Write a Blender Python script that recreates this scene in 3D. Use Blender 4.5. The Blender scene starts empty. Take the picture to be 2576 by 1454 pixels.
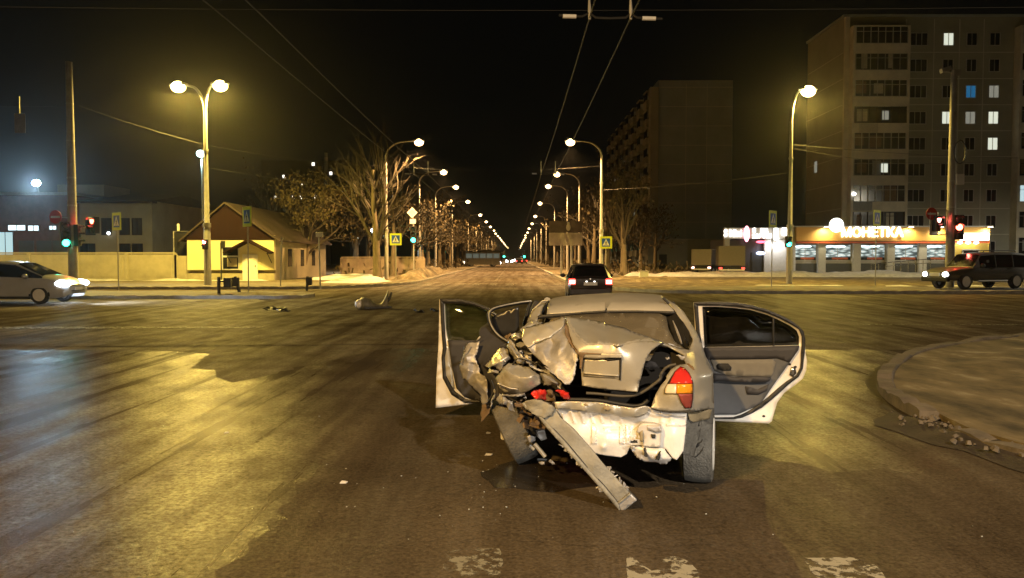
import bpy, bmesh, math, random
import numpy as np
from mathutils import Vector, Matrix, Euler, noise
from mathutils.geometry import delaunay_2d_cdt
R = math.radians
random.seed(7)
sc = bpy.context.scene
COL = sc.collection

# ------------------------------------------------------------------ camera
CAMZ, F, CU, CV = 1.75, 2000.0, 1288.0, 727.0
cam_d = bpy.data.cameras.new('camera'); cam = bpy.data.objects.new('camera', cam_d); COL.objects.link(cam)
cam_d.sensor_width = 36.0; cam_d.lens = 36.0 * F / 2576.0
cam_d.clip_start = 0.05; cam_d.clip_end = 5000
cam.location = (0, 0, CAMZ)
cam.rotation_euler = (R(90 - 2.29), 0, R(0.26))
sc.camera = cam
# ------------------------------------------------------------------ night sky, exposure
w = bpy.data.worlds.new('World'); sc.world = w; w.use_nodes = True
nt = w.node_tree; bg = nt.nodes['Background']
tcw = nt.nodes.new('ShaderNodeTexCoord'); spw = nt.nodes.new('ShaderNodeSeparateXYZ')
rpw = nt.nodes.new('ShaderNodeValToRGB')
nt.links.new(tcw.outputs['Generated'], spw.inputs[0]); nt.links.new(spw.outputs['Z'], rpw.inputs[0])
rpw.color_ramp.elements[0].position = 0.0; rpw.color_ramp.elements[0].color = (.0026, .0022, .0014, 1)
rpw.color_ramp.elements[1].position = 0.35; rpw.color_ramp.elements[1].color = (.0012, .0012, .0011, 1)
nt.links.new(rpw.outputs[0], bg.inputs[0]); bg.inputs[1].default_value = 1.0
sc.view_settings.view_transform = 'Standard'; sc.view_settings.look = 'None'
sc.view_settings.exposure = 0.0; sc.view_settings.gamma = 1.0
sc.cycles.use_denoising = True
sc.cycles.max_bounces = 6; sc.cycles.diffuse_bounces = 2; sc.cycles.glossy_bounces = 3
sc.cycles.transmission_bounces = 4; sc.cycles.transparent_max_bounces = 12
sc.cycles.sample_clamp_indirect = 4.0
sc.cycles.caustics_reflective = False; sc.cycles.caustics_refractive = False

CAMR = Euler(cam.rotation_euler).to_matrix()
def ray(u, v): return CAMR @ Vector(((u - CU) / F, (CV - v) / F, -1.0))
def at(u, v, Y):
    d = ray(u, v); return Vector((0, 0, CAMZ)) + d * (Y / d.y)
def gnd(u, v, z=0.0):
    d = ray(u, v); return Vector((0, 0, CAMZ)) + d * ((z - CAMZ) / d.z)

# ------------------------------------------------------------------ mesh helpers
class MB:
    def __init__(s): s.v = []; s.f = []
    def add(s, vs, fs):
        o = len(s.v); s.v += [tuple(p) for p in vs]; s.f += [tuple(i + o for i in f) for f in fs]; return s
    def box(s, c, d, rot=None, taper=1.0):
        hx, hy, hz = d[0] / 2, d[1] / 2, d[2] / 2
        P = []
        for z in (-1, 1):
            t = taper if z > 0 else 1
            for x, y in ((-1, -1), (1, -1), (1, 1), (-1, 1)): P.append(Vector((x * hx * t, y * hy * t, z * hz)))
        if rot is not None: P = [rot @ p for p in P]
        P = [p + Vector(c) for p in P]
        return s.add(P, [(3, 2, 1, 0), (4, 5, 6, 7), (0, 1, 5, 4), (1, 2, 6, 5), (2, 3, 7, 6), (3, 0, 4, 7)])
    def tube(s, pts, rad, n=8, caps=True):
        pts = [Vector(p) for p in pts]
        if not isinstance(rad, (list, tuple)): rad = [rad] * len(pts)
        o = len(s.v); prev = None
        for i, p in enumerate(pts):
            t = (pts[min(i + 1, len(pts) - 1)] - pts[max(i - 1, 0)])
            if t.length < 1e-9: t = Vector((0, 0, 1))
            t.normalize()
            if prev is None:
                a = Vector((0, 0, 1)) if abs(t.z) < .9 else Vector((1, 0, 0))
                nx = t.cross(a).normalized()
            else:
                nx = prev - t * prev.dot(t)
                nx = nx.normalized() if nx.length > 1e-6 else t.orthogonal().normalized()
            prev = nx; ny = t.cross(nx)
            for k in range(n):
                a = 2 * math.pi * k / n
                s.v.append(tuple(p + (nx * math.cos(a) + ny * math.sin(a)) * rad[i]))
        for i in range(len(pts) - 1):
            for k in range(n):
                a, b = o + i * n + k, o + i * n + (k + 1) % n
                s.f.append((a, b, b + n, a + n))
        if caps:
            s.f.append(tuple(o + k for k in range(n))[::-1]); e = o + (len(pts) - 1) * n
            s.f.append(tuple(e + k for k in range(n)))
        return s
    def lathe(s, prof, M=None, n=24, caps=True):
        # prof: (radius, height) round local z, placed by matrix M
        o = len(s.v); M = M or Matrix.Identity(4)
        for r, h in prof:
            for k in range(n):
                a = 2 * math.pi * k / n
                s.v.append(tuple(M @ Vector((r * math.cos(a), r * math.sin(a), h))))
        m = len(prof)
        for i in range(m - 1):
            for k in range(n):
                a, b = o + i * n + k, o + i * n + (k + 1) % n
                s.f.append((a, b, b + n, a + n))
        if caps:
            s.f.append(tuple(o + k for k in range(n))[::-1]); e = o + (m - 1) * n
            s.f.append(tuple(e + k for k in range(n)))
        return s
    def ell(s, c, d, n=16, m=10, zmin=-1.0, zmax=1.0):
        o = len(s.v)
        for i in range(m + 1):
            a0, a1 = math.asin(zmin), math.asin(zmax)
            a = a0 + (a1 - a0) * i / m; r, z = math.cos(a), math.sin(a)
            for k in range(n):
                b = 2 * math.pi * k / n
                s.v.append((c[0] + d[0] * r * math.cos(b), c[1] + d[1] * r * math.sin(b), c[2] + d[2] * z))
        for i in range(m):
            for k in range(n):
                a, b = o + i * n + k, o + i * n + (k + 1) % n
                s.f.append((a, b, b + n, a + n))
        return s
    def prism(s, poly, axis, a0, a1):
        # polygon in the plane across `axis`, extruded from a0 to a1
        def P(p, a): return {'x': (a, p[0], p[1]), 'y': (p[0], a, p[1]), 'z': (p[0], p[1], a)}[axis]
        n = len(poly); o = len(s.v)
        s.v += [P(p, a0) for p in poly] + [P(p, a1) for p in poly]
        s.f.append(tuple(range(o, o + n))[::-1]); s.f.append(tuple(range(o + n, o + 2 * n)))
        for i in range(n):
            j = (i + 1) % n; s.f.append((o + i, o + j, o + n + j, o + n + i))
        return s
    def grid(s, rows, closed=False):
        o = len(s.v); n = len(rows[0])
        for r in rows: s.v += [tuple(p) for p in r]
        for i in range(len(rows) - 1):
            for k in range(n - (0 if closed else 1)):
                k2 = (k + 1) % n
                s.f.append((o + i * n + k, o + i * n + k2, o + (i + 1) * n + k2, o + (i + 1) * n + k))
        return s

def obj(name, mb, mat, parent=None, smooth=None, solid=None, bevel=None, recalc=True):
    me = bpy.data.meshes.new(name)
    me.from_pydata([tuple(p) for p in mb.v], [], mb.f); me.update()
    if recalc:
        bm = bmesh.new(); bm.from_mesh(me)
        bmesh.ops.recalc_face_normals(bm, faces=bm.faces); bm.to_mesh(me); bm.free()
    if mat: me.materials.append(mat)
    if smooth is not None:
        for p in me.polygons: p.use_smooth = True
        me.set_sharp_from_angle(angle=R(smooth))
    o = bpy.data.objects.new(name, me); COL.objects.link(o)
    if parent: o.parent = parent
    if bevel:
        m = o.modifiers.new('bevel', 'BEVEL'); m.width = bevel; m.segments = 2; m.limit_method = 'ANGLE'
    if solid:
        m = o.modifiers.new('solid', 'SOLIDIFY'); m.thickness = solid; m.offset = -1
    return o
def tag(o, label=None, cat=None, group=None, kind=None):
    if label: o['label'] = label
    if cat: o['category'] = cat
    if group: o['group'] = group
    if kind: o['kind'] = kind
    return o
def thing(name, label, cat, loc=(0, 0, 0), rz=0.0, group=None):
    o = bpy.data.objects.new(name, None); COL.objects.link(o); o.empty_display_size = .2
    o.location = loc; o.rotation_euler = (0, 0, rz)
    return tag(o, label, cat, group)
def dup(root, loc, rz=0.0, label=None, group=None, scale=None, skip_lights=False):
    r = root.copy(); COL.objects.link(r); r.location = loc; r.rotation_euler = (0, 0, rz)
    if scale: r.scale = (scale,) * 3
    if label: r['label'] = label
    if group: r['group'] = group
    for ch in list(root.children):
        if skip_lights and ch.type == 'LIGHT': continue
        c = ch.copy(); COL.objects.link(c); c.parent = r
        for g in list(ch.children):
            d = g.copy(); COL.objects.link(d); d.parent = c
    return r
ORD = ['first', 'second', 'third', 'fourth', 'fifth', 'sixth', 'seventh', 'eighth', 'ninth', 'tenth', 'eleventh', 'twelfth',
       'thirteenth', 'fourteenth', 'fifteenth', 'sixteenth', 'seventeenth', 'eighteenth', 'nineteenth', 'twentieth',
       'twenty-first', 'twenty-second', 'twenty-third', 'twenty-fourth', 'twenty-fifth', 'twenty-sixth', 'twenty-seventh']

# ------------------------------------------------------------------ materials
def pm(name, col, rough=.6, metal=0.0, var=.15, scale=6.0, bump=0.0, bscale=60.0, col2=None, c2at=.6, spec=.5, coat=0.0, rvar=.1, stretch=None):
    m = bpy.data.materials.new(name); m.use_nodes = True
    n = m.node_tree; L = n.links; b = n.nodes['Principled BSDF']
    tc = n.nodes.new('ShaderNodeTexCoord'); mp = n.nodes.new('ShaderNodeMapping')
    L.new(tc.outputs['Object'], mp.inputs[0])
    if stretch: mp.inputs['Scale'].default_value = stretch
    nz = n.nodes.new('ShaderNodeTexNoise'); nz.inputs['Scale'].default_value = scale; nz.inputs['Detail'].default_value = 6
    nz.inputs['Roughness'].default_value = .62
    L.new(mp.outputs[0], nz.inputs['Vector'])
    r = n.nodes.new('ShaderNodeValToRGB'); L.new(nz.outputs['Fac'], r.inputs[0])
    e = r.color_ramp.elements
    e[0].position = .3; e[1].position = .7
    e[0].color = tuple(max(0, c * (1 - var)) for c in col) + (1,); e[1].color = tuple(min(1, c * (1 + var)) for c in col) + (1,)
    if col2:
        x = e.new(c2at); x.color = e[1].color; e[-1].position = min(1, c2at + .1); e[-1].color = tuple(col2) + (1,)
    L.new(r.outputs[0], b.inputs['Base Color'])
    mr = n.nodes.new('ShaderNodeMapRange'); L.new(nz.outputs['Fac'], mr.inputs[0])
    mr.inputs[3].default_value = max(.02, rough - rvar); mr.inputs[4].default_value = min(1, rough + rvar)
    L.new(mr.outputs[0], b.inputs['Roughness'])
    b.inputs['Metallic'].default_value = metal; b.inputs['Specular IOR Level'].default_value = spec
    b.inputs['Coat Weight'].default_value = coat; b.inputs['Coat Roughness'].default_value = .12
    if bump:
        n2 = n.nodes.new('ShaderNodeTexNoise'); n2.inputs['Scale'].default_value = bscale; n2.inputs['Detail'].default_value = 4
        L.new(mp.outputs[0], n2.inputs['Vector'])
        bp = n.nodes.new('ShaderNodeBump'); bp.inputs['Strength'].default_value = bump; bp.inputs['Distance'].default_value = .02
        L.new(n2.outputs['Fac'], bp.inputs['Height']); L.new(bp.outputs[0], b.inputs['Normal'])
    return m
def em(name, col, s, sample=False):
    m = bpy.data.materials.new(name); m.use_nodes = True; n = m.node_tree
    b = n.nodes['Principled BSDF']
    b.inputs['Base Color'].default_value = tuple(c * .5 for c in col) + (1,)
    b.inputs['Emission Color'].default_value = tuple(col) + (1,); b.inputs['Emission Strength'].default_value = s
    m.cycles.emission_sampling = 'FRONT' if sample else 'NONE'
    return m
def glass(name, tint, refl=.08, rough=.03):
    m = bpy.data.materials.new(name); m.use_nodes = True; n = m.node_tree; L = n.links
    n.nodes.remove(n.nodes['Principled BSDF'])
    t = n.nodes.new('ShaderNodeBsdfTransparent'); t.inputs[0].default_value = tuple(tint) + (1,)
    g = n.nodes.new('ShaderNodeBsdfGlossy'); g.inputs['Roughness'].default_value = rough
    fr = n.nodes.new('ShaderNodeFresnel'); fr.inputs[0].default_value = 1.45
    mx = n.nodes.new('ShaderNodeMixShader'); L.new(fr.outputs[0], mx.inputs[0])
    L.new(t.outputs[0], mx.inputs[1]); L.new(g.outputs[0], mx.inputs[2])
    L.new(mx.outputs[0], n.nodes['Material Output'].inputs[0])
    return m
def asphalt(name, col, rlo, rhi, spec=.5, bump=.35, tracks=True, bdist=.01):
    m = bpy.data.materials.new(name); m.use_nodes = True; n = m.node_tree; L = n.links; b = n.nodes['Principled BSDF']
    tc = n.nodes.new('ShaderNodeTexCoord')
    def nz(s, d=5, sc_=None, rough=.6):
        mp = n.nodes.new('ShaderNodeMapping'); L.new(tc.outputs['Object'], mp.inputs[0])
        if sc_: mp.inputs['Scale'].default_value = sc_
        x = n.nodes.new('ShaderNodeTexNoise'); x.inputs['Scale'].default_value = s; x.inputs['Detail'].default_value = d
        x.inputs['Roughness'].default_value = rough; L.new(mp.outputs[0], x.inputs['Vector']); return x
    big = nz(.35, 6); fine = nz(45, 4); spk = nz(110, 2); trk = nz(2.2, 5, (1.0, .04, 1))
    crk = n.nodes.new('ShaderNodeTexVoronoi'); crk.feature = 'DISTANCE_TO_EDGE'; crk.inputs['Scale'].default_value = .33
    wob = n.nodes.new('ShaderNodeVectorMath'); wob.operation = 'ADD'
    nw = nz(.9, 5); scl = n.nodes.new('ShaderNodeVectorMath'); scl.operation = 'SCALE'; scl.inputs['Scale'].default_value = 1.6
    L.new(nw.outputs['Color'], scl.inputs[0]); L.new(tc.outputs['Object'], wob.inputs[0]); L.new(scl.outputs[0], wob.inputs[1])
    L.new(wob.outputs[0], crk.inputs['Vector'])
    def mth(op, a, c):
        x = n.nodes.new('ShaderNodeMath'); x.operation = op
        for i, q in enumerate((a, c)):
            if isinstance(q, (int, float)): x.inputs[i].default_value = q
            else: L.new(q, x.inputs[i])
        return x.outputs[0]
    def ramp(src, p0, p1, v0, v1):
        x = n.nodes.new('ShaderNodeMapRange'); L.new(src, x.inputs[0]); x.inputs[1].default_value = p0; x.inputs[2].default_value = p1
        x.inputs[3].default_value = v0; x.inputs[4].default_value = v1; return x.outputs[0]
    val = mth('MULTIPLY', ramp(big.outputs['Fac'], .3, .7, .7, 1.3), ramp(fine.outputs['Fac'], .3, .7, .55, 1.45))
    val = mth('MULTIPLY', val, ramp(trk.outputs['Fac'], .3, .7, .75, 1.25))
    val = mth('MULTIPLY', val, ramp(crk.outputs['Distance'], 0.0, .006, .7, 1.0))
    cm = n.nodes.new('ShaderNodeVectorMath'); cm.operation = 'SCALE'; cm.inputs[0].default_value = col
    L.new(val, cm.inputs['Scale']); L.new(cm.outputs[0], b.inputs['Base Color'])
    ro = mth('ADD', ramp(big.outputs['Fac'], .35, .65, rlo, rhi), ramp(trk.outputs['Fac'], .35, .65, -.10, .10) if tracks else 0.0)
    ro = mth('ADD', ro, ramp(crk.outputs['Distance'], 0.0, .006, .1, 0.0))
    b.inputs['Roughness'].default_value = .9; b.inputs['Specular IOR Level'].default_value = 0.0
    h = mth('ADD', mth('MULTIPLY', fine.outputs['Fac'], 1.0), mth('MULTIPLY', spk.outputs['Fac'], .6))
    h = mth('ADD', h, ramp(crk.outputs['Distance'], 0.0, .006, -.3, 0.0))
    bp = n.nodes.new('ShaderNodeBump'); bp.inputs['Strength'].default_value = bump; bp.inputs['Distance'].default_value = bdist
    L.new(h, bp.inputs['Height']); L.new(bp.outputs[0], b.inputs['Normal'])
    gl = n.nodes.new('ShaderNodeBsdfGlossy'); L.new(ro, gl.inputs['Roughness']); L.new(bp.outputs[0], gl.inputs['Normal'])
    grain = nz(22, 6, None, .72); mid = nz(2.6, 5, (1, .5, 1), .65)
    k = mth('MULTIPLY', ramp(grain.outputs['Fac'], .36, .7, .3, 1.75), ramp(mid.outputs['Fac'], .3, .68, .35, 1.5))
    k = mth('MULTIPLY', k, ramp(trk.outputs['Fac'], .36, .6, .45, 1.3))
    k = mth('MULTIPLY', k, ramp(big.outputs['Fac'], .3, .6, .6, 1.15))
    k = mth('MULTIPLY', k, spec)
    mx = n.nodes.new('ShaderNodeMixShader'); L.new(k, mx.inputs[0]); L.new(b.outputs[0], mx.inputs[1]); L.new(gl.outputs[0], mx.inputs[2])
    L.new(mx.outputs[0], n.nodes['Material Output'].inputs[0])
    return m
def worn_paint(name, col, thr=.5, scale=3.0):
    m = bpy.data.materials.new(name); m.use_nodes = True; n = m.node_tree; L = n.links; b = n.nodes['Principled BSDF']
    b.inputs['Base Color'].default_value = tuple(col) + (1,); b.inputs['Roughness'].default_value = .7
    tc = n.nodes.new('ShaderNodeTexCoord'); x = n.nodes.new('ShaderNodeTexNoise'); x.inputs['Scale'].default_value = scale
    x.inputs['Detail'].default_value = 8; x.inputs['Roughness'].default_value = .7; L.new(tc.outputs['Object'], x.inputs['Vector'])
    r = n.nodes.new('ShaderNodeMapRange'); L.new(x.outputs['Fac'], r.inputs[0]); r.inputs[1].default_value = thr - .03; r.inputs[2].default_value = thr + .03
    t = n.nodes.new('ShaderNodeBsdfTransparent'); mx = n.nodes.new('ShaderNodeMixShader')
    L.new(r.outputs[0], mx.inputs[0]); L.new(t.outputs[0], mx.inputs[1]); L.new(b.outputs[0], mx.inputs[2])
    L.new(mx.outputs[0], n.nodes['Material Output'].inputs[0])
    return m

M = dict(
    road=asphalt('dry_asphalt', (.085, .066, .044), .46, .58, spec=.085, bump=.5),
    wet=asphalt('damp_asphalt', (.072, .057, .038), .27, .36, spec=.11, bump=.28),
    worn=asphalt('worn_dry_asphalt', (.072, .057, .038), .34, .44, spec=.055, bump=.35),  # damp asphalt colour with less gloss, for the added sheen-limiting patch
    side=pm('pavement_dirt', (.16, .14, .11), .85, var=.45, scale=.8, bump=.5, bscale=20, col2=(.3, .29, .26)),
    dirt=pm('verge_soil', (.14, .11, .06), .95, var=.8, scale=1.7, bump=1.0, bscale=14, col2=(.30, .26, .17), c2at=.56, stretch=(1, .45, 1)),
    kerb=pm('kerb_concrete', (.28, .265, .23), .85, var=.3, scale=3, bump=.5, bscale=25),
    snow=pm('old_snow', (.62, .62, .62), .6, var=.25, scale=2.5, bump=.6, bscale=12),
    conc=pm('pole_concrete', (.33, .31, .28), .85, var=.2, scale=3, bump=.3, bscale=40),
    fence=pm('fence_concrete', (.42, .38, .26), .85, var=.18, scale=1.1, bump=.3, bscale=14),
    wallp=pm('pinkish_wall', (.34, .27, .2), .85, var=.25, scale=1.1, bump=.3, bscale=14),
    yellow=pm('yellow_plaster', (.78, .72, .40), .8, var=.07, scale=.9, bump=.15, bscale=25),
    plinth=pm('plinth_plaster', (.4, .36, .24), .85, var=.2, scale=1.5, bump=.3, bscale=15),
    brown=pm('brown_sheet_roof', (.02, .009, .006), .9, spec=.15, var=.2, scale=1.5, stretch=(6, 6, .5)),
    grayroof=pm('grey_roof', (.085, .08, .075), .75, var=.25, scale=.6),
    beige=pm('beige_plaster', (.36, .31, .2), .85, var=.15, scale=.5, bump=.2, bscale=8),
    brick=pm('red_brick', (.16, .07, .05), .85, var=.3, scale=1.6, bump=.3, bscale=9),
    dark=pm('dark_void', (.012, .012, .012), .8, var=.3),
    winglass=pm('dark_window', (.02, .022, .025), .15, var=.3, scale=.7),
    frame=pm('white_frame', (.55, .55, .53), .5, var=.1),
    white=pm('white_enamel', (.75, .74, .7), .45, var=.06),
    galv=pm('painted_steel', (.42, .41, .37), .5, metal=.25, var=.15, scale=5),
    blackp=pm('black_plastic', (.018, .018, .018), .5, var=.2),
    panel=pm('panel_wall', (.36, .36, .30), .9, var=.14, scale=.35, bump=.2, bscale=5),
    panel2=pm('panel_wall_grey', (.36, .42, .44), .9, var=.14, scale=.35, bump=.2, bscale=5),
    joint=pm('panel_joint', (.62, .62, .56), .9, var=.1),
    balc=pm('balcony_panel', (.72, .68, .58), .85, var=.15, scale=.8),
    bark=pm('bark', (.15, .12, .075), .9, var=.35, scale=6, bump=.6, bscale=18, stretch=(1, 1, .25)),
    kerbd=pm('dirty_kerb', (.13, .11, .085), .9, var=.4, scale=3, bump=.8, bscale=14),
    twig=pm('twigs', (.055, .045, .03), .9, var=.3, scale=3),
    leaf=pm('dry_leaves', (.07, .052, .022), .8, var=.5, scale=4),
    tire=pm('tyre_rubber', (.02, .02, .02), .8, var=.3, bump=.3),
    rim=pm('alloy', (.6, .6, .6), .4, metal=.1, var=.1),
    chrome=pm('bare_metal', (.6, .6, .6), .25, metal=1.0, var=.1),
    wire=pm('cable', (.05, .05, .05), .6),
    flu=pm('fluorescent_yellow', (.62, .72, .04), .5, var=.06),
    blue=pm('sign_blue', (.02, .09, .5), .45, var=.08),
    signw=pm('sign_white', (.75, .76, .76), .45, var=.06),
    signr=pm('sign_red', (.45, .03, .025), .5, var=.1),
)
# ------------------------------------------------------------------ polygon sheets
def inpoly(p, poly):
    x, y = p[0], p[1]; c = False; j = len(poly) - 1
    for i in range(len(poly)):
        xi, yi = poly[i][0], poly[i][1]; xj, yj = poly[j][0], poly[j][1]
        if (yi > y) != (yj > y) and x < (xj - xi) * (y - yi) / (yj - yi) + xi: c = not c
        j = i
    return c
def smoothline(pts, k=8, closed=False):
    n = len(pts); out = []
    P = [Vector(p) for p in pts]
    rng = n if closed else n - 1
    for i in range(rng):
        p0 = P[(i - 1) % n] if closed or i > 0 else P[i]; p1 = P[i]; p2 = P[(i + 1) % n]
        p3 = P[(i + 2) % n] if closed or i + 2 < n else p2
        for j in range(k):
            t = j / k
            out.append(.5 * ((2 * p1) + (-p0 + p2) * t + (2 * p0 - 5 * p1 + 4 * p2 - p3) * t * t + (-p0 + 3 * p1 - 3 * p2 + p3) * t ** 3))
    if not closed: out.append(P[-1])
    return out
def rag(poly, step, amp, seed=0):
    out = []; n = len(poly)
    for i in range(n):
        a, b = Vector(poly[i][:2]), Vector(poly[(i + 1) % n][:2]); L = (b - a).length; m = max(1, int(L / step))
        nn = Vector((-(b - a).y, (b - a).x)).normalized() if L > 0 else Vector((0, 0))
        for k in range(m):
            p = a + (b - a) * k / m
            q = noise.noise(Vector((p.x / step * .6, p.y / step * .6, seed))) + .5 * noise.noise(Vector((p.x / step * 1.7, p.y / step * 1.7, seed + 9)))
            out.append(p + nn * amp * q)
    return out
def cdt(pts, nb, holes_n=()):
    edges = []; o = 0
    for n in [nb] + list(holes_n):
        edges += [(o + i, o + (i + 1) % n) for i in range(n)]; o += n
    r = delaunay_2d_cdt([Vector(p[:2]) for p in pts], edges, [], 0, 1e-6)
    return r[0], r[2]
def sheet(name, poly, z, mat, h=0.0, kind='structure', skirt=None):
    """flat polygon at height z (a slab when h > 0 with a side wall down to z-h)"""
    n = len(poly); mb = MB()
    vs, fs = cdt(poly, n)
    fs = [f for f in fs if inpoly((sum(vs[i][0] for i in f) / 3, sum(vs[i][1] for i in f) / 3), poly)]
    mb.add([(p[0], p[1], z) for p in vs], fs)
    if h:
        o = len(mb.v)
        for p in poly: mb.v.append((p[0], p[1], z)); mb.v.append((p[0], p[1], z - h))
        for i in range(n):
            j = (i + 1) % n; mb.f.append((o + 2 * i, o + 2 * j, o + 2 * j + 1, o + 2 * i + 1))
    o = obj(name, mb, mat)
    if kind: o['kind'] = kind
    return o
def mound(name, poly, z, mat, hgt, step=.5, seed=0, kind='structure', fall=1.0):
    """uneven raised patch: zero height at the rim, up to hgt inside"""
    poly = [Vector(p[:2]) for p in poly]; pts = list(poly)
    x0, x1 = min(p.x for p in poly), max(p.x for p in poly); y0, y1 = min(p.y for p in poly), max(p.y for p in poly)
    x = x0
    while x < x1:
        y = y0
        while y < y1:
            q = Vector((x + random.uniform(-.3, .3) * step, y + random.uniform(-.3, .3) * step))
            if inpoly(q, poly): pts.append(q)
            y += step
        x += step
    vs, fs = cdt(pts, len(poly))
    fs = [f for f in fs if inpoly((sum(vs[i][0] for i in f) / 3, sum(vs[i][1] for i in f) / 3), poly)]
    def dist(p):
        d = 1e9
        for i in range(len(poly)):
            a, b = poly[i], poly[(i + 1) % len(poly)]; ab = b - a
            t = max(0, min(1, (p - a).dot(ab) / max(1e-9, ab.length_squared))); d = min(d, (p - a - ab * t).length)
        return d
    V = []
    for p in vs:
        d = dist(p); k = min(1, d / fall); k = k * k * (3 - 2 * k)
        nn = .55 + .6 * noise.noise(Vector((p.x / step * .25, p.y / step * .25, seed))) + .3 * noise.noise(Vector((p.x / step * .8, p.y / step * .8, seed + 5)))
        V.append((p.x, p.y, z + hgt * k * max(.05, nn)))
    o = obj(name, MB().add(V, fs), mat, smooth=60)
    if kind: o['kind'] = kind
    return o
def kerb(name, path, wid=.16, h=.14, z0=0.0, mat=None, jitter=.01):
    P0 = [Vector(p[:2]) for p in path]; mb = MB(); rows = []; path = []; acc = 0
    for a, b in zip(P0, P0[1:]):
        Ls = (b - a).length; m = max(1, min(400, int(Ls / .25)))
        path += [a.lerp(b, q / m) for q in range(m)]
    path.append(P0[-1])
    for i, p in enumerate(path):
        t = (path[min(i + 1, len(path) - 1)] - path[max(i - 1, 0)]).normalized(); nn = Vector((-t.y, t.x))
        dz = noise.noise(Vector((p.x * .7, p.y * .7, 3))) * jitter + noise.noise(Vector((p.x * 5, p.y * 5, 1))) * jitter * .4 - (.03 if i % 4 == 0 else 0)
        a, b = p, p + nn * wid
        rows.append([(a.x, a.y, z0), (a.x, a.y, z0 + h - .02 + dz), (a.x + nn.x * .02, a.y + nn.y * .02, z0 + h + dz), (b.x, b.y, z0 + h + dz), (b.x, b.y, z0)])
    mb.grid(rows); mb.f.append((0, 1, 2, 3, 4)); n = len(mb.v); mb.f.append((n - 5, n - 4, n - 3, n - 2, n - 1))
    o = obj(name, mb, mat or M['kerb']); o['kind'] = 'structure'; return o
# ================================================================== GROUND
def gp(pts, z=0.0): return [gnd(u, v, z).to_2d() for u, v in pts]
g = sheet('road', [(-900, -60), (900, -60), (900, 1400), (-900, 1400)], 0.0, M['road'])
# smoother, damp asphalt laid up to a seam about 15 m ahead, cut back by an old repair
seam = [(-60, -40), (45, -40), (45, 14.9), (2.0, 15.0), (-2.4, 15.2), (-3.0, 14.0), (-3.55, 12.1), (-3.95, 11.0), (-4.25, 11.35), (-4.7, 12.2), (-5.1, 12.5), (-5.6, 14.3), (-6.3, 14.7), (-9, 14.9), (-14, 15.1), (-60, 15.6)]
sheet('damp_road', rag(seam, .2, .16, 2), 0.004, M['wet'])
sheet('dry_wheel_path', rag([(-1.5, 14.85), (-1.75, 11), (-1.6, 8.5), (-1.65, 6.6), (-1.6, 4.8), (-1.7, 2), (-1.7, -10), (6.2, -10), (5.2, 5.2), (4.3, 6.0), (3.5, 6.5), (2.7, 6.4), (2.0, 6.9), (1.3, 7.4), (1.15, 9), (1.3, 12), (1.1, 14.85)],   .11, .2, 12), .0065, M['worn'])  # added low-gloss patch, cut to where the lamp sheen should end
sheet('tarred_repair', rag([(-60, 15.9), (-6.5, 15.5), (-2.5, 15.9), (2, 15.8), (2, 17.6), (-60, 18.4)], .6, .12, 5), 0.008, M['road'])

# left: refuge island, far pavement and verge
refuge = smoothline([(-8.9, 34.6), (-9.6, 33.6), (-12, 33.4), (-18, 33.4), (-60, 33.6)], 6)
ref_poly = [p for p in refuge] + [Vector((-60, 38.6)), Vector((-18, 38.4)), Vector((-11, 38.0)), Vector((-9.2, 36.4))]
sheet('pavement', ref_poly, .12, M['side'], h=.12)
kerb('kerb', [p for p in refuge], .16, .15)
cornerl = smoothline([(-60, 43.2), (-24, 43.0), (-16, 43.0), (-11.5, 43.6), (-8.6, 46.5), (-7.0, 51), (-6.7, 57), (-6.7, 75), (-6.7, 130), (-6.7, 420)], 6)
sheet('pavement', [p for p in cornerl] + [Vector((-160, 420)), Vector((-160, 43.2))], .12, M['dirt'], h=.12)
kerb('kerb', [p for p in cornerl][::-1], .18, .17)
sheet('pavement', rag([(-60, 44.4), (-17, 44.3), (-12, 45.3), (-10.2, 49.5), (-11.5, 52), (-16, 51.5), (-60, 51.5)], 1.2, .25, 4), .124, M['side'])
# right: far corner
cornerr = smoothline([(3.75, 420), (3.75, 130), (3.75, 75), (3.8, 55), (4.3, 48), (5.4, 42.5), (7.2, 39.2), (10.5, 38.3), (20, 38.0), (60, 37.4)], 6)
sheet('pavement', [p for p in cornerr] + [Vector((160, 37.4)), Vector((160, 420))], .12, M['dirt'], h=.12)
kerb('kerb', [p for p in cornerr][::-1], .3, .17)
sheet('pavement', rag([(8, 40.2), (60, 39.2), (60, 43.5), (9, 44.5)], 1.0, .25, 6), .124, M['side'])
sheet('shop_yard', rag([(5, 62), (90, 58), (90, 80), (8, 80)], 1.5, .5, 8), .126, M['side'])
# near right traffic island with a broken kerb
isl = smoothline([(30, 17.6), (13.2, 17.4), (10.2, 16.4), (7.6, 14.4), (6.05, 12.4), (5.1, 10.7), (4.68, 9.5), (4.5, 8.4)], 8)
isl2 = smoothline([(4.42, 7.75), (4.55, 7.0), (4.95, 6.1), (5.6, 5.0), (6.2, 3.0), (6.6, -6)], 6)
isl_poly = [p for p in isl] + [p for p in isl2] + [Vector((30, -6))]
sheet('island_ground', isl_poly, .09, M['dirt'], h=.09)
kerb('kerb', [p for p in isl][::-1], .2, .13, jitter=.05, mat=M['kerbd'])
kerb('kerb', [p for p in isl2][::-1], .2, .09, jitter=.09, mat=M['kerbd'])
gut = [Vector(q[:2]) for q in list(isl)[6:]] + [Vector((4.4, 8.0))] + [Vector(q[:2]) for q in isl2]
gout = [q + (q - Vector((9.5, 9.0))).normalized() * (.32 + .12 * noise.noise(Vector((q.x * 2, q.y * 2, 4)))) for q in gut]
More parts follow.
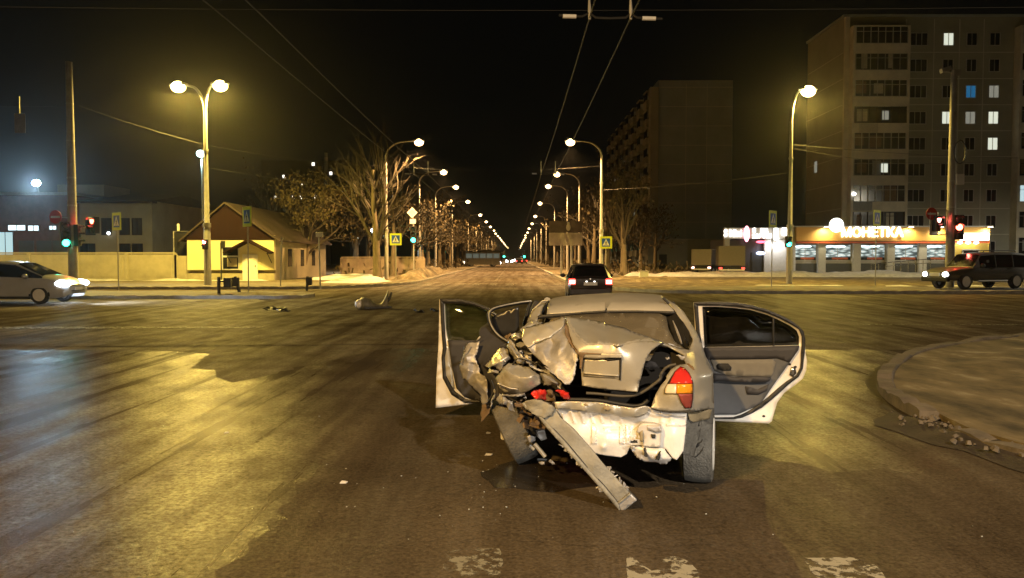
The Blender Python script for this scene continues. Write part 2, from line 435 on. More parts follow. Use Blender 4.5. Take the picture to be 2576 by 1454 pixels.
sheet('gutter_dirt', rag(gut + gout[::-1], .3, .06, 6), .011, pm('wet_gutter_dirt', (.035, .026, .017), .8, var=.5, scale=5, bump=.6, bscale=30))  # dark strip paints the kerb's shadow line together with wet dirt
tag(mound('dead_grass', rag([(6.6, 12.3), (8, 14), (11, 15.8), (20, 16.2), (20, 3), (7, 3), (6.2, 6.5), (5.6, 9)], .8, .2, 3), .085, M['dirt'], .16, .35, 7), kind='stuff')
mound('mud', rag([(3.7, 8.2), (4.2, 8.9), (4.75, 8.3), (4.9, 7.4), (5.2, 6.4), (4.9, 5.4), (4.2, 5.6), (4.05, 6.8)], .25, .12, 3), .012, bpy.data.materials['wet_gutter_dirt'], .09, .12, 11, fall=.5)
rub = MB(); rnd = random.Random(17)
for k in range(230):
    t_ = rnd.random(); x = 4.25 + .5 * t_ + rnd.gauss(0, .16); y = 8.4 - 3.2 * t_ + rnd.gauss(0, .22); s = rnd.uniform(.008, .04) * (1.6 if rnd.random() < .08 else 1)
    rub.box((x, y, .05 + s * .3), (s * rnd.uniform(1, 2), s * rnd.uniform(.8, 1.4), s), Euler((rnd.uniform(-.6, .6), rnd.uniform(-.6, .6), rnd.uniform(0, 6))).to_matrix(), rnd.uniform(.4, .9))
tag(obj('kerb_rubble', rub, M['kerbd']), 'broken kerb crumbs and grit along the near corner of the traffic island', 'rubble', kind='stuff')
# verge heaps, snow left along fence and shop
for i, (poly, mt, hg) in enumerate([
        ([(-60, 54.6), (-24, 54.4), (-17.2, 54.6), (-17.2, 55.8), (-24, 55.7), (-60, 55.9)], 'snow', .28),
        ([(-15, 57), (-11.5, 56), (-9.5, 58.5), (-10.5, 64), (-15, 63)], 'snow', .45),
        ([(-12.6, 50.5), (-9.4, 49.5), (-8.2, 54), (-9.8, 56.2), (-11.6, 54)], 'snow', .2),
        ([(-9.3, 60), (-7.1, 58), (-7.0, 72), (-8.0, 90), (-10.5, 88)], 'dirt', .9),
        ([(-14, 33.8), (-9.2, 34), (-9.4, 36.2), (-14, 35.8)], 'dirt', .14),
        ([(9, 67), (40, 63.5), (60, 63), (60, 71), (40, 72), (10, 72.5)], 'snow', .5),
        ([(13, 46), (19, 45.5), (19, 46.8), (13, 47)], 'snow', .14),
        ([(20.5, 44.8), (27, 44.2), (27, 45.4), (21, 45.8)], 'snow', .14),
        ([(4.4, 55), (7.5, 53), (12, 54), (12, 60), (6, 62)], 'dirt', .35)]):
    mound('snow_patch' if mt == 'snow' else 'earth_heap', rag(poly, .8, .3, i + 20), .11, M[mt], hg, .7, i + 2, fall=.7)
# road paint
pw = worn_paint('worn_white_paint', (.3, .29, .24), .5, 9.0); pw2 = worn_paint('very_worn_paint', (.2, .19, .15), .52, 9.0)
def mark(pts, z, mt): return sheet('road_marking', pts, z, mt)
mark(rag(gp([(1120, 1387), (1258, 1383), (1266, 1412), (1255, 1460), (1110, 1460)]), .05, .012, 1), .009, pw2)
mark(rag(gp([(1574, 1396), (1600, 1412), (1640, 1440), (1680, 1434), (1660, 1412), (1695, 1402), (1735, 1416), (1756, 1440), (1764, 1475), (1580, 1475)]), .05, .012, 2), .009, pw)
mark(rag(gp([(2020, 1407), (2130, 1404), (2180, 1412), (2218, 1437), (2236, 1475), (2075, 1475), (2040, 1440)]), .05, .012, 3), .009, pw)
mark(rag([(-15.5, 19.2), (-6.5, 19.5), (-6.2, 19.9), (-15.5, 19.75)], .5, .05, 4), .009, pw)
mark(rag([(9.0, 20.5), (15, 20.4), (15, 20.7), (9.0, 20.75)], .5, .05, 4), .009, pw2)
for i in range(9):
    x = -5.9 + i * 1.05
    mark(rag([(x, 49.2), (x + .5, 49.2), (x + .5, 53.4), (x, 53.4)], .5, .05, i + 30), .006, pw2)
mark([(-1.55, 58), (-1.4, 58), (-1.4, 180), (-1.55, 180)], .006, pw2)

# ================================================================== STREET LAMPS
bulb_w = em('sodium_bowl_near', (1, .80, .30), 18.0); bulb_f = em('sodium_bowl_far', (1, .64, .27), 12.0); bulb_c = em('mercury_bowl', (.6, .95, 1), 6.0)
SOD = (1, .69, .13); SODF = (1, .56, .2)
def lamp_light(name, parent, loc, col, W, rad=.16, spot=R(179), blend=.35, rot=(0, 0, 0)):
    l = bpy.data.lights.new(name, 'SPOT'); l.energy = W; l.color = col; l.shadow_soft_size = rad; l.spot_size = spot; l.spot_blend = blend
    o = bpy.data.objects.new(name, l); COL.objects.link(o); o.location = loc; o.rotation_euler = rot
    if parent: o.parent = parent
    return o
def street_lamp(loc, label, heads, ptop, col, W, bulbm, group=None, lit=True, base=.13, bs=1.0, cone=R(179), bl=.35):
    t = thing('street_lamp', label, 'street lamp', loc, 0, group)
    obj('pole', MB().tube([(0, 0, -.2), (0, 0, 3.6), (0, 0, 3.65), (0, 0, ptop * .75), (0, 0, ptop)], [base * 1.25, base * 1.15, base * .95, base * .7, base * .6], 12), M['galv'], t, smooth=50)
    obj('collar', MB().tube([(0, 0, 3.5), (0, 0, 3.75)], base * 1.35, 12).tube([(0, 0, ptop * .77), (0, 0, ptop * .77 + .12)], base * .95, 12), M['galv'], t, smooth=50)
    for hx, hz in heads:
        pts = smoothline([(0, 0, ptop - .1), (hx * .10, 0, ptop + (hz - ptop) * .45), (hx * .42, 0, ptop + (hz - ptop) * .9), (hx * .95, 0, hz)], 6)
        obj('arm', MB().tube(pts, [base * .55 - base * .2 * i / (len(pts) - 1) for i in range(len(pts))], 8), M['galv'], t, smooth=60)
        sg = 1 if hx > 0 else -1
        obj('lamp_head', MB().ell((hx + sg * .12, 0, hz + .02), (.46 * bs, .2 * bs, .13 * bs), 16, 8, -.2, 1), M['galv'], t, smooth=60)
        obj('bulb', MB().ell((hx + sg * .15, 0, hz - .1), (.34 * bs, .28 * bs, .26 * bs), 16, 10), bulbm, t, smooth=60)
        if lit: lamp_light('lamp_light', t, (hx + sg * .15, 0, hz - .1 - .42 * bs), col, W, spot=cone, blend=bl)
    return t
WN = 10500
p = gnd(523, 722)
street_lamp((p.x, p.y, 0), 'twin-headed street lamp with two glaring yellow bowls on the left corner', [(-1.4, 11.75), (.75, 11.8)], 10.3, SOD, WN, bulb_w, base=.17, bs=1.25)
p = gnd(1985, 719)
street_lamp((p.x, p.y, 0), 'single-headed street lamp with a glaring yellow bowl before the shop', [(.85, 11.9)], 10.0, SOD, WN, bulb_w, base=.15, bs=1.3)
lefts = [60, 81, 98, 124, 163, 194, 226, 258, 290, 325, 360, 395, 435, 480, 530, 590, 660, 740]
rights = [60, 83, 97, 128, 168, 205, 240, 278, 315, 350, 390, 430, 470, 520, 580, 650, 730]
gl = 'street lamps along the left side of the far road'; gr_ = 'street lamps along the right side of the far road'
Lp = street_lamp((-9.75, 60, .1), 'first street lamp in the left row, half hidden by the bare tree', [(2.35, 10.35)], 9.3, SODF, 13000, bulb_f, gl, cone=R(146), bl=.45)
Rp = street_lamp((6.45, 60, .1), 'first street lamp in the right row of the far road, nearest the dark car', [(-2.2, 10.35)], 9.3, SODF, 13000, bulb_f, gr_, cone=R(146), bl=.45)
for side, ys, proto, x, gg in (('left', lefts, Lp, -9.75, gl), ('right', rights, Rp, 6.45, gr_)):
    for i, y in enumerate(ys[1:]):
        far = i > 9
        n = ORD[i + 1]
        lab = ('%s street lamp back in the %s row of the far road' % (n, side))
        dup(proto, (x + random.uniform(-.25, .25), y, .1), random.uniform(-.08, .08), lab, gg, skip_lights=(i > 8))
# the same two rows go on behind the photographer
Bk = street_lamp((-9.0, -6, 0), 'street lamp beside the road behind the photographer, left', [(2.35, 10.35)], 9.3, (1, .58, .17), 14500, bulb_w, None)
Bk2 = street_lamp((9.5, -9, 0), 'street lamp beside the road behind the photographer, right', [(-2.35, 10.35)], 9.3, (1, .82, .62), 12000, bulb_w, None)
street_lamp((52, 50, 0), 'street lamp farther right along the cross street, outside the view', [(.85, 11.9)], 10.0, (1, .90, .68), 13000, bulb_w, base=.15, bs=1.3)  # unseen lamp added to brighten the tower
street_lamp((-56, 47, 0), 'street lamp farther left along the cross street, outside the view', [(.85, 11.9)], 10.0, (1, .75, .3), 11000, bulb_w, base=.15, bs=1.3)  # second unseen lamp, added at the other end of the cross street

# ================================================================== POLES, SIGNS, SIGNALS
def concrete_pole(u, v, vtop, label, tops=()):
    p = gnd(u, v); t = thing('concrete_pole', label, 'pole', (p.x, p.y, 0)); h = CAMZ + (647 - vtop) / F * p.y
    obj('pole', MB().tube([(0, 0, -.2), (0, 0, h)], [.24, .15], 16), M['conc'], t, smooth=50)
    b = MB()
    for z in (h * .82, h * .66, h * .5, h * .38): b.tube([(0, 0, z - .04), (0, 0, z + .04)], .25 - .1 * z / h, 12)
    obj('clamp', b, M['galv'], t)
    return t, p, h
cpl, cplp, cplh = concrete_pole(186, 736, 160, 'pale concrete pole rising behind the silver hatchback')
cpr, cprp, cprh = concrete_pole(2388, 729, 185, 'pale concrete pole standing before the jeep, small floodlight on top')
obj('floodlight', MB().box((-.45, 0, cprh + .08), (.5, .3, .22), Euler((0, R(-18), 0)).to_matrix()).tube([(0, 0, cprh - .1), (-.4, 0, cprh)], .05, 8), M['galv'], cpr)
obj('top_bracket', MB().box((.08, -.05, cprh - .1), (.38, .3, .3)), M['conc'], cpr)
obj('junction_box', MB().box((.32, -.18, cprh - 5.75), (.42, .2, .55)), M['white'], cpr, bevel=.02)
obj('cable_loop', MB().tube([(.1 * math.cos(a) * 3 + .3, -.2, cprh - 4.3 + math.sin(a) * .62) for a in [i * .4 for i in range(17)]], .035, 6), M['blackp'], cpr)

def ped_fig(mb, s, dy):
    P = lambda pts: [(x * s, z * s) for x, z in pts]
    mb.prism(P([(-.06, .34), (.06, .34), (.06, .44), (-.06, .44)]), 'y', dy, dy - .004)
    mb.prism(P([(-.07, .30), (.08, .30), (.07, .02), (.20, -.30), (.11, -.33), (.0, -.04), (-.14, -.32), (-.22, -.28), (-.06, .02)]), 'y', dy, dy - .004)
    mb.prism(P([(.05, .27), (.22, .08), (.18, .04), (.04, .18)]), 'y', dy, dy - .004); mb.prism(P([(-.05, .27), (-.2, .1), (-.16, .05), (-.03, .16)]), 'y', dy, dy - .004)
    for k in range(4): mb.prism(P([(-.4 + k * .22, -.42), (-.26 + k * .22, -.42), (-.28 + k * .22, -.36), (-.40 + k * .22, -.36)]), 'y', dy, dy - .004)
def crossing_sign(loc, zc, s, rz, label, group, plain=False, polez=0.0, poler=.03, tall=1.0):
    t = thing('crossing_sign', label, 'road sign', loc, rz, group)
    obj('post', MB().tube([(0, .03, polez - .1), (0, .03, zc + s * .5)], poler, 8), M['galv'], t, smooth=50)
    h = s / 2
    obj('backing_plate', MB().box((0, 0, zc), (s, .02, s * tall)), M['flu'], t, bevel=.004)
    bl = obj('blue_panel', MB().box((0, -.016, zc), (s * .68, .008, s * .68 * tall)), M['blue'], t)
    tri = MB().prism([(-s * .29, -s * .25), (s * .29, -s * .25), (0, s * .29)], 'y', -.021, -.025)
    tr = obj('white_triangle', tri, M['signw'], t); tr.location = (0, 0, zc)
    fg = MB(); ped_fig(fg, s * .42, -.0265); fo = obj('walker_symbol', fg, M['blackp'], t); fo.location = (0, 0, zc - s * .05)
    return t
gs = 'yellow framed crossing signs'
p = gnd(996, 707); crossing_sign((p.x, p.y, 0), at(1000, 602, p.y).z, .86, 0, 'yellow framed pedestrian crossing sign between the bare tree and the green signal', gs)
p = gnd(1524, 706); crossing_sign((p.x, p.y, 0), at(1522, 610, p.y).z, .9, 0, 'yellow framed pedestrian crossing sign behind the dark car', gs)
for u, v, vc, rz, s, lab in ((624, 741, 545, -47, .92, 'yellow framed sign seen edge-on above the porch of the yellow house'), (297, 731, 557, -37, .92, 'yellow framed sign seen edge-on before the beige two-storey house'),
                          (1942, 727, 551, 47, .92, 'yellow framed sign seen edge-on left of the single-headed street lamp'), (2203, 724, 549, 42, .92, 'yellow framed sign seen edge-on before the orange shop fascia')):
    p = gnd(u, v); crossing_sign((p.x, p.y, 0), at(u, vc, p.y).z, s, R(rz), lab, gs)
lr, lg, ly = em('signal_red', (1, .10, .05), 22, True), em('signal_green', (.03, 1, .55), 22, True), em('signal_white_red', (1, .25, .2), 20, True)
off = pm('signal_off_lens', (.03, .03, .03), .3)
def signal(loc, label, cat, cols, on, s=.3, rz=0.0, post=None, board=False, name='traffic_light'):
    """a head of stacked lenses; loc is the centre of the head"""
    n = len(cols); t = thing(name, label, cat, loc, rz); H = s * 1.1 * n
    obj('housing', MB().box((0, 0, 0), (s * 1.2, s * .7, H)), M['blackp'], t, bevel=.02)
    if board: obj('border_board', MB().box((0, s * .36, 0), (s * 2.3, .02, H + s)), M['signw'], t)
    for i, c in enumerate(cols):
        z = H / 2 - s * 1.1 * (i + .5)
        m = {'r': lr, 'g': lg, 'w': ly}.get(c, off) if i in on else off
        Mx = Matrix.Translation((0, -s * .35, z)) @ Matrix.Rotation(R(90), 4, 'X')
        if m is not off:
            gc = {'r': (1, .06, .03), 'g': (.02, 1, .5), 'w': (1, .08, .05)}[c]; l = lamp_light('lens_glow', t, (0, -s * .55, z), gc, 110 * s / .3, s * .3, R(165), .9, (R(-90), 0, 0))
        obj('lens', MB().lathe([(s * .42, 0), (s * .42, .02), (s * .3, .05), (.001, .06)], Mx, 16), m, t, smooth=60)
        pr = MB(); a = [R(20 + k * 14) for k in range(11)]
        pr.grid([[(s * .46 * math.cos(q), -s * .35, z + s * .46 * math.sin(q)) for q in a], [(s * .46 * math.cos(q), -s * .95, z + s * .46 * math.sin(q)) for q in a]])
        obj('hood', pr, M['blackp'], t, solid=.006)
    if post is not None:
        obj('post', MB().tube([(0, s * .3, post - loc[2]), (0, s * .3, H / 2 + .4)], .05, 10), M['galv'], t, smooth=50)
    return t
p = gnd(1041, 700); c = at(1040, 590, p.y)
t = signal((c.x, c.y, c.z), 'traffic light showing bright green on the left corner of the far road', 'traffic light', 'xxg', {2}, .42, post=0.0)
t2 = thing('main_road_sign', 'white and yellow diamond sign above the green traffic light', 'road sign', (c.x - .1, c.y, c.z))
z0 = at(1038, 535, p.y).z - c.z
obj('diamond_plate', MB().prism([(-.45, 0), (0, -.45), (.45, 0), (0, .45)], 'y', .0, .02), M['signw'], t2).location = (0, 0, z0)
obj('yellow_diamond', MB().prism([(-.3, 0), (0, -.3), (.3, 0), (0, .3)], 'y', -.006, -.002), M['balc'], t2).location = (0, 0, z0)
obj('lower_plate', MB().box((0.05, .01, z0 - .72), (.5, .02, .4)), M['signw'], t2)
obj('post', MB().tube([(.1, .05, -.2), (.05, .05, z0 + .4)], .04, 8), M['galv'], t2)
# left concrete pole
signal((cplp.x - .22, cplp.y - .25, at(178, 590, cplp.y).z), 'traffic light showing green on the left concrete pole', 'traffic light', 'xxg', {2}, .38, rz=R(38))
signal((cplp.x + .3, cplp.y - .1, at(196, 592, cplp.y).z), 'dark unlit signal head seen side-on, right side of the left concrete pole', 'traffic light', 'xxx', set(), .32, rz=R(95))
signal((at(238, 555, cplp.y).x, cplp.y, at(238, 566, cplp.y).z), 'traffic light showing red beside the left concrete pole', 'traffic light', 'rx', {0}, .38, rz=R(-35), board=False)
obj('signal_arm', MB().tube([(0, 0, at(238, 572, cplp.y).z), (at(238, 570, cplp.y).x - cplp.x, .12, at(238, 572, cplp.y).z)], .035, 8), M['galv'], cpl)
def no_entry(loc, label, r=.36, rz=0.0):
    t = thing('no_entry_sign', label, 'road sign', loc, rz)
    Mx = Matrix.Rotation(R(90), 4, 'X')
    obj('disc', MB().lathe([(r, 0), (r, .02)], Mx, 28), M['signr'], t)
    obj('white_bar', MB().box((0, -.025, 0), (r * 1.5, .008, r * .3)), M['signw'], t)
    obj('bracket', MB().tube([(0, .03, 0), (r * 2.0, .03, -.05)], .025, 6), M['galv'], t)
    return t
c = at(143, 546, cplp.y); no_entry((c.x, c.y - .1, c.z), 'round red no entry sign left of the left concrete pole', .33, R(-8))
c = at(2341, 538, cprp.y); no_entry((c.x, c.y - .1, c.z), 'round red no entry sign left of the right concrete pole', .33, R(10))
c = at(2356, 562, cprp.y); signal((c.x, c.y, c.z), 'traffic light showing red left of the right concrete pole', 'traffic light', 'wx', {0}, .38, rz=R(35), board=True)
c = at(2408, 572, cprp.y); signal((c.x, c.y - .1, c.z), 'traffic light showing red on the right side of the right concrete pole', 'traffic light', 'xrx', {1}, .4, rz=R(-8))
fr = MB(); 
for a, b in (((-1.1, .9), (-.1, .9)), ((-.25, .9), (-.25, -.4)), ((-1.1, -.4), (-.1, -.4)), ((-.1, .55), (.45, .55)), ((-.1, -.2), (.45, -.2))):
    fr.tube([(a[0], -.05, at(2388, 572, cprp.y).z + a[1]), (b[0], -.05, at(2388, 572, cprp.y).z + b[1])], .03, 6)
obj('signal_frame', fr, M['galv'], cpr)
p = gnd(523, 722); c = at(516, 615, p.y - .3); signal((c.x, c.y, c.z), 'pedestrian light showing red on the twin-headed street lamp', 'pedestrian light', 'wx', {0}, .26, rz=R(-15), name='pedestrian_light')
p = gnd(1985, 719); c = at(1983, 608, p.y - .3); signal((c.x, c.y, c.z), 'pedestrian light showing green on the single-headed street lamp', 'pedestrian light', 'xg', {1}, .3, rz=R(8), name='pedestrian_light')
for u, y, n in ((1268, 300, 'left'), (1319, 300, 'right')):
    c = at(u, 640, y); signal((c.x, c.y, c.z), 'distant traffic light showing green on the %s of the far road' % n, 'traffic light', 'xxg', {2}, .75, post=0.0)
# bent posts and barrier stumps on the refuge
def stump(u, v, vt, label, head, lean=0):
    p = gnd(u, v); t = thing('barrier_post', label, 'post', (p.x, p.y, .1)); h = (v - vt) / F * p.y
    obj('post', MB().tube([(0, 0, -.1), (lean, 0, h)], .07, 10), M['blackp'], t)
    obj('reflector_cap', MB().box((head, 0, h - .25), (.3, .2, .42)).tube([(lean, 0, h - .2), (head, 0, h - .2)], .04, 6), M['blackp'], t, bevel=.03)
stump(551, 748, 702, 'black barrier post with a box on its right, before the yellow house', .38)
stump(604, 742, 701, 'leaning black barrier post left of the edge-on sign', -.2, -.22)
stump(772, 731, 700, 'thin dark barrier post right of the yellow house porch', .12, .05)
p = gnd(806, 727); t = thing('marker_post', 'thin pale post with a small white cap before the leaning tree', 'post', (p.x, p.y, 0)); h = at(806, 590, p.y).z
obj('post', MB().tube([(0, 0, -.1), (-.05, 0, h)], .045, 8), M['galv'], t); obj('cap', MB().box((-.02, 0, h), (.36, .2, .26)), M['signw'], t, bevel=.02)
p = gnd(705, 726); t = thing('marker_post', 'thin pale post beside the right corner of the yellow house', 'post', (p.x, p.y, 0)); obj('post', MB().tube([(0, 0, -.1), (0.12, 0, at(705, 600, p.y).z)], .04, 8), M['galv'], t)
obj('cap', MB().box((.12, 0, at(705, 600, p.y).z), (.14, .14, .1)), M['galv'], t)
# white bin and billboard by the right pavement
c = gnd(1619, 709); t = thing('litter_bin', 'white square litter bin on the right pavement', 'bin', (c.x, c.y, .1))
obj('bin_body', MB().box((0, 0, .32), (.62, .5, .62)), M['white'], t, bevel=.03); obj('bin_rim', MB().box((0, 0, .65), (.68, .56, .06)), M['frame'], t, bevel=.01)
Yb = 78; a, b = at(1381, 556, Yb), at(1465, 617, Yb); mz = at(1420, 585, Yb).z
t = thing('billboard', 'two-part billboard, dark upper half and pale lower half, on posts', 'billboard', ((a.x + b.x) / 2, Yb, 0)); hw = (b.x - a.x) / 2
obj('upper_board', MB().box((0, 0, (a.z + mz) / 2), (hw * 2, .12, a.z - mz)), pm('faded_poster', (.11, .085, .075), .6, var=.4, scale=1.2), t)
obj('lower_board', MB().box((0, -.01, (mz + b.z) / 2 - .02), (hw * 2, .12, mz - b.z)), pm('pale_poster', (.5, .44, .4), .6, var=.25, scale=1.2), t)
obj('poster_figure', MB().ell((.25, -.07, (a.z + mz) / 2 - .05), (.22, .02, .35), 10, 6).ell((.25, -.07, (a.z + mz) / 2 + .35), (.14, .02, .14), 10, 6), M['balc'], t)
for x in (-.25 * hw, .35 * hw): obj('post', MB().tube([(x, .15, -.1), (x, .15, a.z - .1)], .12, 10), M['galv'], t)
# ================================================================== BUILDINGS
def X_(u, Y): return (u - 1297) / F * Y
def Z_(v, Y): return CAMZ + (647 - v) / F * Y
def win(parent, x, z, wd, ht, y, mat, mull=1, sill=True, name='window', rot=None, fr=None):
    """window facing -y at local (x, y, z): frame with a pane"""
    f = MB(); fw = .07
    f.box((x - wd / 2, y - .02, z), (fw, .1, ht)); f.box((x + wd / 2, y - .02, z), (fw, .1, ht))
    f.box((x, y - .02, z + ht / 2), (wd + fw - .004, .096, fw)); f.box((x, y - .02, z - ht / 2), (wd + fw - .004, .096, fw))
    for k in range(mull): f.box((x - wd / 2 + wd * (k + 1) / (mull + 1), y - .018, z), (.055, .08, ht - fw))
    o = obj(name, f, fr or M['frame'], parent)
    obj('pane', MB().box((x, y, z), (wd - .02, .03, ht - .02)), mat, o)
    return o
# --- yellow gatehouse with brown gable
Y0 = 56.0; xl, xr = X_(470, Y0), X_(689, Y0); hx = (xl + xr) / 2; zt = Z_(603, Y0); dep = 15.0
hs = thing('yellow_house', 'low yellow house with brown gable, white door and little porch roof', 'house', (hx, Y0, 0)); a = (xr - xl) / 2
obj('wall', MB().box((0, .2, (zt + .55) / 2 + .3), (2 * a, .4, zt - .55)), M['yellow'], hs)
obj('plinth', MB().box((0, .18, .3), (2 * a + .04, .44, .62)), M['plinth'], hs)
obj('side_wall', MB().box((0, dep / 2 + .41, zt / 2), (2 * a - .06, dep, zt - .02)), M['beige'], hs)
pk = Z_(515, Y0); px = X_(570, Y0) - hx
obj('gable', MB().prism([(-a - .25, zt + .003), (a + .25, zt + .003), (px, pk)], 'y', -.06, .1), M['brown'], hs)
rf = MB()
for s_, xe in ((-1, -a - .45), (1, a + .45)):
    rf.add([(xe, -.35, zt - .16), (px, -.35, pk + .06), (px, dep + .8, pk + .06), (xe, dep + .8, zt - .16), (xe, -.35, zt - .04), (px, -.35, pk + .18), (px, dep + .8, pk + .18), (xe, dep + .8, zt - .04)],
           [(0, 1, 2, 3), (7, 6, 5, 4), (0, 4, 5, 1), (3, 2, 6, 7), (0, 3, 7, 4), (1, 5, 6, 2)])
obj('roof', rf, pm('dark_brown_roof', (.05, .035, .025), .8, var=.3, scale=2), hs)
wx = X_(580, Y0) - hx
f = win(hs, wx, Z_(649, Y0), 1.15, 1.6, -.02, M['winglass'], 0)
obj('cross_bar', MB().box((wx, -.07, Z_(645, Y0)), (1.1, .06, .12)), M['frame'], f)
obj('blind', MB().box((wx + .1, -.045, Z_(660, Y0)), (.7, .01, .6)), M['beige'], f)
dx = X_(629, Y0) - hx; dw = 1.08; dt = Z_(640, Y0)
d = obj('door', MB().box((dx, -.04, dt / 2 + .06), (dw, .1, dt - .1)), M['white'], hs, bevel=.02)
obj('handle', MB().tube([(dx + .38, -.12, 1.05), (dx + .38, -.12, 1.2)], .025, 8), M['blackp'], d)
pz, px2 = Z_(604, Y0), X_(632, Y0) - hx; pe = Z_(634, Y0); pw_ = .027 * Y0 / 2 * 2.1
pr = MB()
for s_ in (-1, 1):
    pr.add([(px2, -1.2, pz), (px2 + s_ * pw_, -1.2, pe), (px2 + s_ * pw_, -.01, pe), (px2, -.01, pz), (px2, -1.2, pz - .1), (px2 + s_ * pw_, -1.2, pe - .1), (px2 + s_ * pw_, -.01, pe - .1), (px2, -.01, pz - .1)],
           [(0, 1, 2, 3), (7, 6, 5, 4), (0, 4, 5, 1), (1, 5, 6, 2), (2, 6, 7, 3), (0, 3, 7, 4)])
obj('porch_roof', pr, M['brown'], hs)
for s_ in (-1, 1): obj('porch_bracket', MB().tube([(px2 + s_ * (pw_ - .15), -.05, pe - .75), (px2 + s_ * (pw_ - .15), -1.05, pe - .08)], .035, 6).tube([(px2 + s_ * (pw_ - .15), -.03, pe - .1), (px2 + s_ * (pw_ - .15), -1.1, pe - .1)], .03, 6), M['blackp'], hs)
obj('drainpipe', MB().tube([(X_(556, Y0) - hx, -.06, .1), (X_(556, Y0) - hx, -.06, zt - .2)], .05, 8), M['blackp'], hs)
obj('junction_box', MB().box((X_(562, Y0) - hx, -.1, Z_(615, Y0)), (.28, .16, .5)), M['blackp'], hs)
for y, zz in ((4, 1.5), (7.5, 1.5), (11, 1.5)):
    obj('window', MB().box((a - .02, y, zz + .2), (.06, .9, 1.3)), M['winglass'], hs)
obj('flood_lamp', MB().box((-a - .5, -.2, Z_(572, Y0)), (.14, .14, .5)), M['white'], hs)
# --- fences
def fence(x0, x1, y0, y1, h, label, mat, n, cap=True, name='concrete_fence'):
    L = math.hypot(x1 - x0, y1 - y0); t = thing(name, label, 'fence', (x0, y0, .1), math.atan2(y1 - y0, x1 - x0)); d = L / n
    for i in range(n):
        obj('panel', MB().box((d * (i + .5), 0, h / 2), (d - .16, .12, h)).box((d * (i + .5), -.015, h * .5), (d - .5, .13, h * .72)), mat, t)
    for i in range(n + 1): obj('post', MB().box((d * i, 0, h / 2 + .03), (.2, .2, h + .06)), mat, t)
    if cap: obj('coping', MB().box((L / 2, 0, h + .1), (L, .24, .1)), mat, t)
    return t
fence(-52, xl - 1.0, 56.4, 56.4, 1.85, 'long yellow-lit concrete panel fence left of the yellow house', M['fence'], 8)
fence(xl - .95, xl - .05, 56.4, 56.4, 1.75, 'short concrete fence piece against the left wall of the yellow house', M['fence'], 1, False)
fence(xr + 1.3, -8.2, 71.8, 71.2, 1.55, 'low pinkish concrete wall between the leaning tree and the bare tree', M['wallp'], 5)
t = thing('gate', 'dark metal gate leaf left of the yellow house', 'gate', (xl - .75, 57.2, 0)); obj('gate_leaf', MB().box((0, 0, 1.9), (1.3, .06, 3.2)), M['dark'], t)
obj('gate_frame', MB().tube([(-.7, 0, 0), (-.7, 0, 3.6), (.7, 0, 3.6), (.7, 0, 0)], .05, 8), M['galv'], t)
# --- beige two-storey block
Y1 = 85.0; xa, xb = X_(195, Y1), X_(383, Y1); zt = Z_(506, Y1)
bb = thing('office_block', 'beige two-storey block with dark windows behind the concrete fence', 'building', ((xa + xb) / 2, Y1, 0)); hw = (xb - xa) / 2
obj('wall', MB().box((0, 12, zt / 2), (hw * 2, 24, zt)), M['beige'], bb)
obj('roof', MB().add([(-hw - .4, -.5, zt), (hw + .4, -.5, zt), (hw + .4, 24.5, zt), (-hw - .4, 24.5, zt), (-hw - .4, 12, zt + 1.9), (hw - 1.5, 12, zt + 1.5)], [(0, 1, 5, 4), (1, 2, 5), (2, 3, 4, 5), (3, 0, 4), (3, 2, 1, 0)]), M['grayroof'], bb)
obj('eaves', MB().box((0, 0, zt - .12), (hw * 2 + .7, 1.0, .2)), M['brown'], bb)
for u in (228, 268, 314, 345):
    win(bb, X_(u, Y1) - (xa + xb) / 2, Z_(570, Y1), 1.0, 1.75, -.01, M['winglass'], 1, fr=M['brown'])
for u in (208, 225, 314, 345):
    win(bb, X_(u, Y1) - (xa + xb) / 2, Z_(631, Y1), 1.1, 1.5, -.01, M['winglass'], 1, fr=M['brown'])
obj('wall_lamp', MB().ell((X_(275, Y1) - (xa + xb) / 2, -.2, Z_(587, Y1)), (.18, .18, .18), 8, 6), em('small_white_lamp', (.9, .95, 1), 5), bb)
# --- red brick workshop with lit windows
Y2 = 84.0; xa, xb = X_(-130, Y2), X_(187, Y2); zt = Z_(490, Y2)
wk = thing('brick_workshop', 'low red brick workshop with white-lit windows at the left edge', 'building', ((xa + xb) / 2, Y2, 0)); cx = (xa + xb) / 2; hw = (xb - xa) / 2
obj('wall', MB().box((0, 10, zt / 2), (hw * 2, 20, zt)), M['brick'], wk)
obj('parapet', MB().box((0, 9.98, zt + .1), (hw * 2 + .4, 20.4, .3)), M['galv'], wk)
obj('penthouse', MB().box((X_(140, Y2) - cx, 8, zt + .85), (5.2, 6, 1.3)), M['beige'], wk)
lw = em('cold_lit_window', (.62, .92, 1), .7)
lw2 = em('bright_lit_window', (.8, .97, 1), 1.6)
for u, v, wd, ht, mt in ((42, 573, 1.9, .6, lw2), (84, 574, 1.2, .6, lw2), (133, 573, .8, .45, lw2), (12, 612, 1.7, 2.4, lw), (-30, 573, 1.9, .6, lw)):
    win(wk, X_(u, Y2) - cx, Z_(v, Y2), wd, ht, -.01, mt, 1, fr=M['blackp'])
for u in (65, 110, 150): obj('garage_door', MB().box((X_(u, Y2) - cx, -.02, 1.9), (1.6, .08, 3.2)), M['grayroof'], wk)
mb_ = em('blue_white_flood', (.55, .8, 1), 22)
obj('flood_lamp', MB().ell((X_(100, Y2) - cx, -.5, Z_(462, Y2)), (.5, .2, .36), 12, 8), mb_, wk)
obj('lamp_arm', MB().tube([(X_(100, Y2) - cx, 0, zt), (X_(100, Y2) - cx, -.3, Z_(462, Y2) - .2)], .06, 6), M['galv'], wk)
